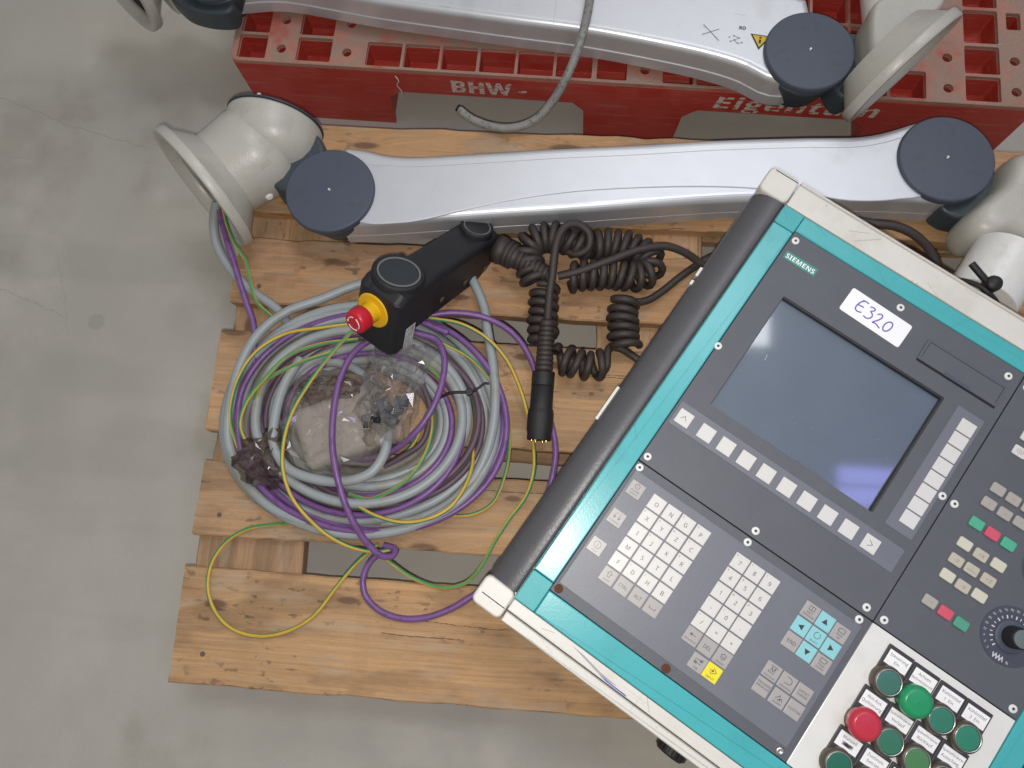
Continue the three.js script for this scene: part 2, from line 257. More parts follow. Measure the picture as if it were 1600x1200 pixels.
{
  const a = -0.03, P = thing('red_plastic_pallet', 'dusty red plastic pallet with open grid deck and worn white lettering', 'pallet', [-0.057, 0, -0.103]); P.rotation.y = a;
  const top = std({ map: redTex(0.92, 71), roughness: 0.7, bumpMap: castGrain, bumpScale: 0.0006 }), wall = std({ map: redTex(0.10, 81), roughness: 0.5, bumpMap: castGrain, bumpScale: 0.0004 }), inner = wall;
  const mm = (q) => q.map((v) => v / 1000), D = 420;
  const cells = [], round = [];
  const cell = (x0, z0, x1, z1) => cells.push(mm([x0, z0, x1, z1]));
  for (const [x0, x1] of [[9, 55], [102, 157], [1100, 1151]]) { cell(x0, -47, x1, -5); cell(x0, -98, x1, -50.5); cell(x0, -160, x1, -102); cell(x0, -214, x1, -164); }
  for (let i = 0; i < 6; i++) { const x0 = 211 + i * 58.3; cell(x0, -46, x0 + 55.2, -3.5); cell(x0 + 10, -120, x0 + 55, -76); }
  cell(564, -50, 610, -3.5); cell(662, -50, 709, -3.5);
  for (let i = 0; i < 6; i++) { const x0 = 712 + i * 56; cell(x0, -50, x0 + 53, -3.5); cell(x0, -120, x0 + 53, -76); cell(x0, -180, x0 + 53, -124); }
  for (const x of [78, 181, 636, 1076, 1172]) for (const z of [-24, -75]) round.push(mm([x, z, 7.9]));
  for (const [x0, x1] of [[1062, 1090], [1162, 1184]]) cell(x0, -158, x1, -128);
  const outline = rrect(0, -D / 1000, 1.206, 0, 0.012, 4);
  const cHoles = cells.map(([x0, z0, x1, z1]) => rrect(x0, z0, x1, z1, 0.003, 2)), rHoles = round.map(([x, z, r]) => circ(x, z, r, 16));
  part('deck', slab(outline, 0.1425, 0.15, 0.0006, 1, [...cHoles, ...rHoles]), top, P, true);
  part('deck_ribs', slab(outline, 0.104, 0.1423, 0.0005, 1, [...cHoles, ...rHoles].map((h) => h.map((p) => [...p]))), inner, P, true);
  part('cell_floor', slab(rrect(0.004, -D / 1000 + 0.004, 1.202, -0.004, 0.012), 0.098, 0.1035, 0.0005, 1), inner, P, true);
  // front wall: a band with three feet, one piece
  const s = new THREE.Shape(); const out = [[0.003, 0.1423], [1.203, 0.1423], [1.203, 0], [0.99, 0], [0.985, 0.07], [0.965, 0.09], [0.725, 0.09], [0.705, 0.07], [0.7, 0], [0.552, 0], [0.549, 0.07], [0.53, 0.09], [0.255, 0.09], [0.236, 0.072], [0.232, 0], [0.003, 0]]; out.forEach(([x, y], i) => (i ? s.lineTo(x, y) : s.moveTo(x, y)));
  const g = new THREE.ExtrudeGeometry(s, { depth: 0.008, bevelEnabled: true, bevelSize: 0.001, bevelThickness: 0.001, bevelOffset: -0.001, bevelSegments: 1 }); g.translate(0, 0, -0.010);
  part('front_wall', boxUV(g), wall, P, true);
  for (const [x0, x1] of [[0.003, 0.232], [0.552, 0.7], [0.99, 1.203]]) part('foot', slab(rrect(x0 + 0.003, -0.16, x1 - 0.003, -0.0105, 0.01), 0.0, 0.0975, 0.002, 1), wall, P, true);
  // lettering stencilled on the front wall
  const lettering = (txt, x, y, w, h, skew, font, seed) => {
    const W = 1024, H = Math.round(W * h / w), c = document.createElement('canvas'); c.width = W; c.height = H; const q = c.getContext('2d');
    q.fillStyle = '#000'; q.fillRect(0, 0, W, H); q.fillStyle = '#fff'; q.font = font.replace('SZ', Math.round(H * 0.92)); q.textBaseline = 'middle'; q.textAlign = 'left'; q.setTransform(1, 0, skew, 1, -skew * H / 2, 0);
    const tw = q.measureText(txt).width; q.scale(W * 0.97 / tw, 1); q.fillText(txt, tw * 0.008, H * 0.5); q.setTransform(1, 0, 0, 1, 0, 0);
    const id = q.getImageData(0, 0, W, H), d = id.data; for (let j = 0; j < H; j++) for (let i = 0; i < W; i++) { const k = (j * W + i) * 4, e = sm(0.34, 0.44, fbm(i / 26, j / 12, seed, 5)); d[k] = d[k + 1] = d[k + 2] = d[k] * e; } q.putImageData(id, 0, 0);
    const t = new THREE.CanvasTexture(c); t.magFilter = THREE.LinearFilter;
    const m = part('lettering', new THREE.PlaneGeometry(w, h), std({ color: rgb(0.62, 0.56, 0.50), roughness: 0.7, alphaMap: t, transparent: true }), P, true); m.position.set(x + w / 2, y, 0.0006);
  };
  lettering('BHW -', 0.338, 0.116, 0.125, 0.043, 0, '900 SZpx sans-serif', 3);
  lettering('Eigentum', 0.742, 0.117, 0.258, 0.044, -0.18, 'bold SZpx sans-serif', 8);
  // knot of pale string on the edge
  part('string', tube([[0.258, 0.139, 0.004], [0.262, 0.13, 0.006], [0.257, 0.118, 0.005], [0.261, 0.1, 0.004], [0.259, 0.085, 0.004]], 0.0008, 20, 6), M.cream, P, true);
}

// ---------- support arms ----------
function hub(parent, c, r, y0, y1) {                     // capped joint: knuckle below, slate cap with a screw above
  part('knuckle', lathe([[0.001, y0], [r * 0.62, y0], [r * 0.66, y0 + 0.003], [r * 0.90, y1 - 0.028], [r * 0.92, y1 - 0.0135], [0.001, y1 - 0.0135]], [c[0], 0, c[1]], [0, 1, 0], 56), M.slateDark, parent);
  const cap = part('joint_cap', lathe([[r * 0.94, y1 - 0.013], [r * 0.985, y1 - 0.0125], [r, y1 - 0.010], [r, y1 - 0.004], [r * 0.985, y1 - 0.0012], [r * 0.95, y1], [0.0005, y1 + 0.0012]], [c[0], 0, c[1]], [0, 1, 0], 72), M.slate, parent);
  part('screw', lathe([[0.0026, y1 + 0.0005], [0.0026, y1 + 0.0018], [0.0019, y1 + 0.0026], [0.0012, y1 + 0.0027], [0.0010, y1 + 0.0018], [0.0001, y1 + 0.0018]], [c[0], 0, c[1]], [0, 1, 0], 16), M.steel, cap);
}
function flange(parent, c, axis, r0, r1, len, mat) {     // square-ish mounting foot: frustum, rim and open dark back
  const q = new THREE.Quaternion().setFromUnitVectors(new THREE.Vector3(0, 1, 0), V3(axis).normalize());
  const put = (g) => { g.applyQuaternion(q); g.translate(...c); return boxUV(g); };
  const g1 = new THREE.CylinderGeometry(r1, r0, len, 48, 1, true); g1.translate(0, len / 2, 0); const f1 = g1;
  const m = part('flange', put(f1), mat, parent);
  const ring = new THREE.LatheGeometry([[r1 * 0.86, -0.004], [r1 * 0.87, 0.010], [r1 * 1.006, 0.0105], [r1 * 1.022, 0.009], [r1 * 1.03, 0.006], [r1 * 1.03, -0.001], [r1 * 1.02, -0.004], [r1 * 0.998, -0.0045]].map(([a, b]) => new THREE.Vector2(a, b + len)), 48); const f2 = ring;
  part('rim', put(f2), mat, m);
  const back = new THREE.CylinderGeometry(r1 * 0.86, r1 * 0.80, 0.01, 40); back.translate(0, len - 0.012, 0);
  part('gasket', put(back.toNonIndexed()), M.gap, m);
}
const armMid = (a, b) => [...a, ...b.slice().reverse()];
{
  const A = thing('support_arm', 'long silver support arm lying across the wooden pallet behind the control panel', 'support arm', [0.55, 0.144, 0.16]);
  const far = [[0.1592,0.0739],[0.1915,0.0765],[0.2176,0.0823],[0.2514,0.0838],[0.3586,0.0731],[0.4553,0.062],[0.5708,0.051],[0.6749,0.0396],[0.7888,0.0308],[0.8707,0.0253],[0.9053,0.016],[0.9401,0.0027],[0.9878,-0.0091]];
  const near = [[0.1686,0.1919],[0.2081,0.1889],[0.2537,0.1837],[0.3817,0.1676],[0.4891,0.1554],[0.5788,0.1442],[0.7126,0.1289],[0.8451,0.1215],[0.9325,0.1192],[0.9715,0.1193],[1.02,0.1034]];
  const fs = smooth(far, 60), ns = smooth(near, 60), outline = [...armMid(fs, ns), [[0.1647,0.1776]][0]];
  part('upper_shell', slab(outline, 0.1655, 0.214, 0.0105, 6), M.silver, A);
  const grow = outline.map(([x, z]) => [x, z - 0.001]);
  part('lower_shell', slab(grow.map(([x, z]) => [x, z + 0.0015]), 0.154, 0.1768, 0.0012, 2), M.silver, A);
  const c1 = smooth(armMid([[0.1716,0.1077],[0.2201,0.1016],[0.2558,0.1019],[0.3611,0.0914],[0.4561,0.0804],[0.5696,0.0696],[0.6719,0.0584],[0.7837,0.0497],[0.8684,0.0441],[0.911,0.0317],[0.9452,0.0187]], [[0.1662,0.1733],[0.2033,0.1894],[0.2469,0.1873],[0.277,0.1821],[0.3321,0.1653],[0.3916,0.1484],[0.4514,0.1352],[0.5121,0.1257],[0.6188,0.1161],[0.6985,0.1133],[0.7407,0.1151],[0.8009,0.1207],[0.8498,0.1258],[0.9069,0.1213],[0.9487,0.1082]]), 200, true);
  part('cover', slab(c1, 0.2125, 0.2158, 0.0016, 3), M.silver, A);
  hub(A, [[0.1514,0.1461]][0], 0.0615, 0.1445, 0.2225); hub(A, [[0.9727,0.0616]][0], 0.0625, 0.1445, 0.2225);
  // cast elbow with its mounting foot, towards the free end
  const q0 = [0.0584,0.212,0.0423], q1 = [-0.0039,0.208,0.1215], ax = [q0[0] - q1[0] - 0.004, 0.002, q0[2] - q1[2] + 0.03];
  const el = part('elbow', boxUV(mergeGeometries([
    lathe([[0.0005, 0], [0.062, 0], [0.0655, 0.0012], [0.066, 0.004], [0.066, 0.024], [0.063, 0.038], [0.055, 0.052], [0.042, 0.062], [0.025, 0.068], [0.0005, 0.070]], q0, [-0.10, -0.02, 1], 64).toNonIndexed(),
    lathe([[0.0605, 0], [0.0625, 0.02], [0.0655, 0.045], [0.0650, 0.062], [0.058, 0.078], [0.044, 0.090], [0.0005, 0.098]], q1, ax, 64).toNonIndexed()])), M.cast, A);
  part('end_lid', lathe([[0.0005, -0.003], [0.0655, -0.003], [0.0668, -0.0024], [0.0668, -0.0010], [0.066, -0.0003], [0.0005, -0.0003]], q0, [-0.10, -0.02, 1], 64), M.slateDark, el);
  part('seam', lathe([[0.0612, -0.001], [0.0622, -0.001], [0.0622, 0.0008], [0.0612, 0.0008]], q1, ax, 64), M.gap, el);
  part('bracket', slab(smooth([[0.1143,0.0568],[0.094,0.0697],[0.0784,0.0904],[0.0645,0.1089],[0.0619,0.1287],[0.0711,0.1419],[0.0902,0.1488],[0.1105,0.1381],[0.1288,0.1119],[0.1359,0.0819]], 60, true), 0.158, 0.2210, 0.006, 4), M.slateDark, A);
  flange(A, [-0.0051,0.207,0.122], [-0.66, 0.13, 0.70], 0.062, 0.092, 0.031, M.cast);
  part('bolt', lathe([[0.004, 0], [0.004, 0.006], [0.006, 0.006], [0.006, 0.011], [0.004, 0.013], [0.0005, 0.013]], [0.0557,0.2,0.142], [0.55, 0.3, 0.75], 16), M.washer, A);
  part('pin', lathe([[0.003, 0], [0.003, 0.016], [0.0005, 0.017]], [0.0274,0.2,0.0061], [-0.2, 0.4, -0.9], 12), M.washer, A);
  // elbow and coupling towards the control panel
  const eb = smooth([[1.0506,0.0598],[1.0637,0.0526],[1.0932,0.0484],[1.1333,0.0637],[1.1363,0.1195],[1.1076,0.1665],[1.0734,0.188],[1.0339,0.1756],[1.001,0.1791],[0.9888,0.1651],[0.99,0.1468],[1.0086,0.1256],[1.0355,0.0964]], 90, true);
  part('elbow', pillow(eb, 0.148, 0.246, 0.3, 20), M.cast, A);
  part('bracket', slab(smooth([[1.0297,0.0608],[1.05,0.0674],[1.054,0.0814],[1.0446,0.096],[1.0246,0.1211],[1.0038,0.136],[0.9843,0.1323],[0.9717,0.1199],[0.9897,0.0985],[1.0156,0.0832]], 60, true), 0.154, 0.2, 0.005, 4), M.slateDark, A);
  const fin = slab([[0.9788,0.1108],[1.0071,0.1132],[0.9971,0.1268],[0.9864,0.1245]], 0.188, 0.193, 0.001, 1); part('stop_plate', fin, M.slateDark, A);
  for (const p of [[0.9903,0.178,0.1156], [0.9812,0.166,0.1226]]) part('screw', lathe([[0.0001, 0.004], [0.003, 0.003], [0.003, 0]], p, [0.1, 0.9, 0.4], 12), M.steel, A);
  const cpl = part('coupling', lathe([[0.001, 0], [0.0405, 0], [0.0425, 0.002], [0.0425, 0.074], [0.0405, 0.0765], [0.001, 0.0765]], [1.0401,0.225,0.195], [-0.52, 0.0, 0.85], 56), M.whitePaint, A);
  const lever = mergeGeometries([tube([[0.9554,0.292,0.2409], [0.9679,0.29,0.2556], [0.9783,0.287,0.266]], 0.0042, 12, 8), lathe([[0.0005, -0.014], [0.009, -0.014], [0.0095, 0.004], [0.0075, 0.009], [0.0005, 0.0095]], [0.9801,0.288,0.2639], [-0.1, 0.9, 0.1], 20)].map((g) => boxUV(g)));
  part('clamp_lever', lever, M.black, cpl);
  const tie = [[0.9402,0.262,0.2494],[0.9462,0.275,0.255],[0.956,0.284,0.2612],[0.9657,0.2885,0.268],[0.9743,0.289,0.2758],[0.9846,0.284,0.283],[0.9934,0.275,0.2905]]; part('cable_tie', tube(tie, 0.0028, 30, 6), M.black, cpl);
}
{
  const A = thing('support_arm', 'silver support arm with warning triangle sticker lying on the red pallet', 'support arm', [0.45, 0.15, -0.08]);
  const near = [[-0.091,-0.1714],[-0.0429,-0.1754],[0.0037,-0.1815],[0.0411,-0.1805],[0.1004,-0.1711],[0.1714,-0.1588],[0.2808,-0.1447],[0.3787,-0.1326],[0.4866,-0.1201],[0.5986,-0.1004],[0.6641,-0.0858],[0.7076,-0.0716],[0.7469,-0.0511],[0.7788,-0.0523],[0.8132,-0.0905]];
  const nS = smooth(near, 60), dir = [1, 0.17], fS = smooth([[-0.099,-0.3167],[0.0047,-0.2982],[0.1756,-0.2796],[0.372,-0.251],[0.5624,-0.2254],[0.674,-0.2113],[0.729,-0.2022],[0.7609,-0.1946],[0.797,-0.1828]], 60);
  const outline = armMid(fS, nS);
  part('upper_shell', slab(outline, 0.172, 0.220, 0.0105, 6), M.silver, A);
  part('lower_shell', slab(outline.map(([x, z]) => [x, z + 0.0015]), 0.162, 0.1833, 0.0012, 2), M.silver, A);
  hub(A, [[0.7959,-0.0919]][0], 0.0615, 0.1505, 0.2285); hub(A, [[-0.0675,-0.2101]][0], 0.0615, 0.1505, 0.2285);
  part('bracket', slab(smooth([[-0.1562,-0.1917],[-0.1359,-0.1674],[-0.1132,-0.1502],[-0.0703,-0.1406],[-0.0399,-0.146],[-0.0451,-0.1794],[-0.1117,-0.2113],[-0.1495,-0.2101]], 60, true), 0.165, 0.205, 0.005, 4), M.slateDark, A);
  part('elbow', slab(smooth([[-0.2056,-0.2315],[-0.1743,-0.1979],[-0.143,-0.1739],[-0.1246,-0.1995],[-0.1295,-0.2569],[-0.184,-0.2788]], 60, true), 0.155, 0.25, 0.005, 3), M.cast, A);
  flange(A, [-0.2075,0.205,-0.2292], [-0.62, 0.1, 0.74], 0.062, 0.090, 0.030, M.cast);
  // towards the other end: bracket, cast foot, white tube
  part('bracket', slab(smooth([[0.8345,-0.1346],[0.8788,-0.1362],[0.8838,-0.127],[0.8816,-0.0694],[0.8713,-0.0488],[0.8475,-0.0358],[0.8292,-0.0674]], 50, true), 0.160, 0.206, 0.005, 4), M.slateDark, A);
  for (const q of [[[0.862,0.207,-0.0794],[0.8725,0.207,-0.0798],[0.8829,0.203,-0.0831]],[[0.8617,0.207,-0.0703],[0.8722,0.207,-0.0707],[0.8826,0.203,-0.0739]],[[0.8614,0.207,-0.0612],[0.8719,0.207,-0.0616],[0.8823,0.203,-0.0648]]]) part('rib', tube(q, 0.0012, 8, 6), M.steel, A);
  const ft = slab(smooth([[0.8657,-0.1227],[0.8716,-0.1437],[0.8843,-0.1545],[0.9195,-0.1567],[0.9631,-0.1562],[0.9643,-0.1469],[0.9212,-0.1002],[0.8841,-0.0584],[0.8681,-0.0438],[0.8657,-0.0718]], 90, true), 0.158, 0.262, 0.006, 5, [], 0.014); part('elbow', ft, M.cast, A);
  { const rc = [0.9069,0.24,-0.0623]; flange(A, [rc[0] - 0.7 * 0.034, rc[1] + 0.1 * 0.034, rc[2] - 0.7 * 0.034], [0.70, -0.10, 0.70], 0.060, 0.0865, 0.034, M.cast); }
  part('tube', lathe([[0.001, 0], [0.0445, 0], [0.046, 0.002], [0.046, 0.25], [0.001, 0.25]], [0.9275,0.203,-0.1614], [-0.04, 0.0, -1], 56), M.whitePaint, A);
  for (const p of [[0.8502,0.185,-0.0586], [0.8465,0.165,-0.0513]]) part('screw', lathe([[0.0001, 0.004], [0.003, 0.003], [0.003, 0]], p, [0.1, 0.9, 0.4], 12), M.steel, A);
  // stickers printed on thin film: symbols, upside down for this side
  const SW = 512, SH = 210, marks = (x, W, H, ink) => {
    x.fillStyle = x.strokeStyle = ink('#15140f'); x.beginPath(); x.moveTo(62, 30); x.lineTo(120, 128); x.lineTo(4, 128); x.fill(); x.fillStyle = ink('#d8b42a'); x.beginPath(); x.moveTo(62, 46); x.lineTo(108, 122); x.lineTo(16, 122); x.fill();
    x.fillStyle = ink('#15140f'); x.fillRect(56, 72, 12, 26); x.beginPath(); x.arc(62, 110, 7, 0, 7); x.fill();
    x.font = 'bold 30px sans-serif'; x.fillText('OK', 150, 168); x.strokeStyle = ink('#4a4c52'); x.lineWidth = 2; const dots = [[160, 60], [185, 52], [205, 70], [225, 58], [180, 88], [212, 98], [236, 84]]; dots.forEach(([a, b], i) => { x.beginPath(); x.arc(a, b, 3, 0, 7); x.stroke(); if (i && i % 3) { x.beginPath(); x.moveTo(...dots[i - 1]); x.lineTo(a, b); x.stroke(); } });
    x.lineWidth = 3; x.beginPath(); x.moveTo(290, 50); x.lineTo(392, 142); x.moveTo(392, 74); x.lineTo(300, 126); x.stroke(); x.lineWidth = 1; x.strokeStyle = ink('#777a80'); x.beginPath(); x.moveTo(300, 80); x.lineTo(312, 66); x.lineTo(324, 82); x.moveTo(370, 120); x.lineTo(396, 128); x.stroke();
  };
  const cMap = textOn(SW, SH, (x, W, H) => { x.fillStyle = '#888'; x.fillRect(0, 0, W, H); marks(x, W, H, (c) => c); }), aMap = textOn(SW, SH, (x, W, H) => { x.fillStyle = '#000'; x.fillRect(0, 0, W, H); marks(x, W, H, () => '#fff'); }); aMap.colorSpace = THREE.NoColorSpace;
  const sg = new THREE.PlaneGeometry(0.125, 0.0513); sg.rotateX(-Math.PI / 2); sg.rotateY(-0.14 + Math.PI); sg.translate(...[0.6835,0.2206,-0.1202]); part('warning_sticker', sg, std({ map: cMap, alphaMap: aMap, transparent: true, roughness: 0.4 }), A);
}

// ---------- cut grey cable end over the arm ----------
{
  const jacket = colorTex(512, 64, (x, y) => { const n = fbm(x / 20, y / 10, 5, 4, 26, 6), d = sm(0.55, 0.75, fbm(x / 9, y / 6, 8, 4, 57, 11)); const v = 0.255 * (0.85 + 0.3 * n) * (1 - 0.4 * d); return [v, v * 0.98, v * 0.92]; }, 1 / 0.25, 1);
  const P = thing('cable_stub', 'short cut grey cable hanging over the silver arm above the white lettering', 'cable', [0.45, 0.15, -0.05]);
  part('jacket', tube([[0.4983,0.2,-0.3674],[0.4929,0.235,-0.2642],[0.4921,0.239,-0.1953],[0.4878,0.239,-0.1319],[0.4787,0.237,-0.0817],[0.4659,0.22,-0.0479],[0.4442,0.185,-0.0249],[0.4201,0.165,-0.0077],[0.3874,0.155,0],[0.3538,0.152,-0.0037],[0.3243,0.152,-0.0152],[0.3071,0.153,-0.0277]], 0.0062, 90, 14), std({ map: jacket, roughness: 0.5 }), P);
  part('core', tube([[0.3132,0.1525,-0.023],[0.3081,0.153,-0.0267],[0.3035,0.1535,-0.0305]], 0.0045, 8, 10), M.gap, P);
}

// ---------- control panel ----------
// local frame: x along the screen, z down the screen, y out of the face; millimetres below turned into metres
const K = 0.001, FACE = 0.2;
const PN = thing('control_panel', 'machine control panel with teal frame, dark screen and keypads on the wooden pallet', 'control panel', [0, 0, 0]);
{
  const ex = new THREE.Vector3(0.85107763, -0.0287658, 0.52425127), ey = new THREE.Vector3(0.00299624, 0.99874786, 0.04993739), ez = new THREE.Vector3().crossVectors(ex, ey);
  PN.quaternion.setFromRotationMatrix(new THREE.Matrix4().makeBasis(ex, ey, ez));
  PN.position.set(0.69835217, 0.36125517, 0.17389558).addScaledVector(ey, -FACE); PN.updateMatrixWorld(true);
}
const R = (x0, z0, x1, z1, r = 1, n = 3) => rrect(x0 * K, z0 * K, x1 * K, z1 * K, r * K, n);
const P_ = (name, x0, z0, x1, z1, y0, y1, mat, o = {}) => part(name, slab(R(x0, z0, x1, z1, o.r ?? 1), FACE + y0 * K, FACE + y1 * K, (o.b ?? 0.5) * K, o.s ?? 2, o.holes ?? []), mat, o.parent ?? PN, true, o.label);
{
  // housing whose underside stands level on the boards
  const inv = PN.matrixWorld.clone().invert(), bot = (x, z) => { const w = new THREE.Vector3(x * K, 0, z * K).applyMatrix4(PN.matrixWorld); w.y = 0.1445; return w.applyMatrix4(inv); };
  const c = [[12, 2], [556, 2], [556, 558], [12, 558]], t = c.map(([x, z]) => new THREE.Vector3(x * K, FACE - 0.026, z * K)), b = c.map(([x, z]) => bot(x, z)), pos = [];
  const quad = (p, q, r, s) => { for (const v of [p, q, r, p, r, s]) pos.push(v.x, v.y, v.z); };
  quad(t[0], t[3], t[2], t[1]); quad(b[0], b[1], b[2], b[3]); for (let i = 0; i < 4; i++) { const j = (i + 1) % 4; quad(t[i], t[j], b[j], b[i]); }
  const g = new THREE.BufferGeometry(); g.setAttribute('position', new THREE.Float32BufferAttribute(pos, 3)); g.computeVertexNormals(); part('housing', boxUV(g), M.cream, PN, true);
}
// side grips: round-backed bars
for (const [x0, x1, sgn] of [[0, 36, 1], [532, 568, -1]]) {
  const pts = sgn > 0 ? [[36, -30], [36, 0], [32, 1.2], [24, 1], [14, -2], [6, -8], [1.5, -16], [0, -24], [1, -30]] : [[532, -30], [567, -30], [568, -24], [566.5, -16], [562, -8], [554, -2], [544, 1], [536, 1.2], [532, 0]];
  const s = new THREE.Shape(); pts.forEach(([x, y], i) => (i ? s.lineTo(x * K, FACE + y * K) : s.moveTo(x * K, FACE + y * K)));
  const g = new THREE.ExtrudeGeometry(s, { depth: 0.520, bevelEnabled: false }); g.translate(0, 0, 0.0205); const q = mergeVertices((g.deleteAttribute('normal'), g.deleteAttribute('uv'), g), 1e-5); q.computeVertexNormals();
  part('grip_bar', boxUV(q), M.bar, PN, true);
  for (const [z0, z1] of [[-13, 20], [541, 574]]) {
    const cap = part('corner_cap', slab(R(x0, z0, x1 + (sgn > 0 ? 0.6 : 0), z1, 7, 6), FACE - 0.027, FACE + 0.0021, 0.0026, 4, [], 0.004), M.cream, PN, true);
    part('seam', slab(R(x0 + 6, z0 < 0 ? -9.6 : 560, x1 - 1, z0 < 0 ? -8.6 : 561, 0.4, 1), FACE + 0.0012, FACE + 0.00225, 0), M.gap, cap, true);
  }
}
// top and bottom rails, each with a groove between face strip and rounded lip
for (const [z0, z1, l0, l1] of [[-8.2, 19.6, -14, -9.2], [546.5, 559.6, 560.6, 573]]) {
  const rail = part('rail', slab(R(37.6, z0, 530.6, z1, 0.6, 1), FACE - 0.027, FACE + 0.002, 0.0012, 2), M.cream, PN, true);
  part('lip', slab(R(37.6, l0, 530.6, l1, 0.6, 1), FACE - 0.027, FACE + 0.0012, 0.0022, 4, [], 0.009), M.cream, rail, true);
  part('groove', slab(R(38, Math.min(z1, l0) - 1.2 > 100 ? 558.6 : -10, 530, Math.min(z1, l0) - 1.2 > 100 ? 561.6 : -7.6, 0.2, 1), FACE - 0.02, FACE - 0.004, 0), M.gap, rail, true);
}
// teal trim: four bars with corner pieces
const trim = [['left', 36.6, 44, 61.4, 510], ['right', 507, 44, 531.4, 510], ['top', 62, 20.4, 506, 40.6], ['bottom', 62, 518.6, 506, 546]];
for (const [, x0, z0, x1, z1] of trim) part('trim_bar', slab(R(x0, z0, x1, z1, 0.6, 1), FACE - 0.02, FACE + 0.001, 0.0016, 3, [], 0.0016), M.teal, PN, true);
for (const [x0, z0, x1, z1] of [[36.6, 20.4, 61.6, 43.6], [506.4, 20.4, 531.4, 43.6], [36.6, 510.6, 61.6, 546], [506.4, 510.6, 531.4, 546]]) P_('trim_corner', x0, z0, x1, z1, -20, 1.6, M.tealCorner, { r: 2, b: 1.2, s: 3 });
// face plates
const scr = [91, 111, 290, 259.5];
P_('base_plate', 61.8, 41, 506.6, 518.2, -24, -14, M.gap, { holes: [] });
const screenUnit = P_('screen_plate', 62.2, 41.2, 345.3, 352.2, -4.6, 0, M.panel, { holes: [R(...scr, 2)] });
const keyUnit = P_('keyboard_plate', 62.2, 353.4, 345.3, 517.8, -4.6, 0, M.panel);
const machineUnit = P_('machine_plate', 346.6, 41.2, 506, 352.2, -4.6, 0, M.panel);
const buttonUnit = P_('button_plate', 346.6, 353.4, 506, 517.8, -4.6, -0.6, M.whitePaint);
// screen: recessed dark glass in a stepped bezel
const bez = part('screen_bezel', slab(R(scr[0] - 4, scr[1] - 4, scr[2] + 4, scr[3] + 4, 2), FACE - 0.0125, FACE - 0.0046, 0, 1, [R(scr[0] + 1.6, scr[1] + 2.2, scr[2] - 2.6, scr[3] - 0.6, 1.2)]), M.black, screenUnit, true);
const glassDust = colorTex(512, 384, (() => { const a = new Float32Array(512 * 384), r = rng(91); for (let i = 0; i < 70; i++) { const x = Math.floor(r() * 510), y = Math.floor(r() * 382), v = 0.2 + r() * 0.6; a[y * 512 + x] = v; if (r() > 0.6) a[y * 512 + x + 1] = v; } for (let k = 0; k < 18; k++) { a[(200 + k) * 512 + 62 - Math.floor(k * 0.2)] = 0.5; a[(200 + k) * 512 + 63 - Math.floor(k * 0.2)] = 0.5; } for (let i = 0; i < 900; i++) { const x = Math.floor(r() * 512), e = Math.floor(Math.pow(r(), 3) * 26); a[Math.min(383, e) * 512 + x] = Math.max(a[Math.min(383, e) * 512 + x], r() * 0.5); } return (x, y) => { const d = a[y * 512 + x], n = 0.94 + 0.12 * fbm(x / 90, y / 90, 3, 4); return [mix(0.100 * n, 0.6, d), mix(0.132 * n, 0.62, d), mix(0.178 * n, 0.64, d)]; }; })());
const glassG = new THREE.PlaneGeometry((scr[2] - scr[0] + 4) * K, (scr[3] - scr[1] + 4) * K); glassG.rotateX(-Math.PI / 2); glassG.translate((scr[0] + scr[2]) / 2 * K, FACE - 0.0080, (scr[1] + scr[3]) / 2 * K);
glassDust.wrapS = glassDust.wrapT = THREE.ClampToEdgeWrapping;
part('screen_glass', glassG, phys({ map: glassDust, roughness: 0.42, clearcoat: 1, clearcoatRoughness: 0.06, bumpMap: castGrain, bumpScale: 0 }), screenUnit, true, 'dark blue-grey switched-off screen');
// soft-key foils
const strip = P_('key_strip', 65, 273, 336, 301, 0, 0.5, M.foil, { r: 1.2, b: 0.25, s: 1, parent: screenUnit });
const vstrip = P_('key_strip', 305, 110, 336, 261, 0, 0.5, M.foil, { r: 1.2, b: 0.25, s: 1, parent: screenUnit });
const keyFoil = P_('keyboard_foil', 66, 363, 339, 506, 0, 0.5, M.foil, { r: 1.2, b: 0.25, s: 1, parent: keyUnit });

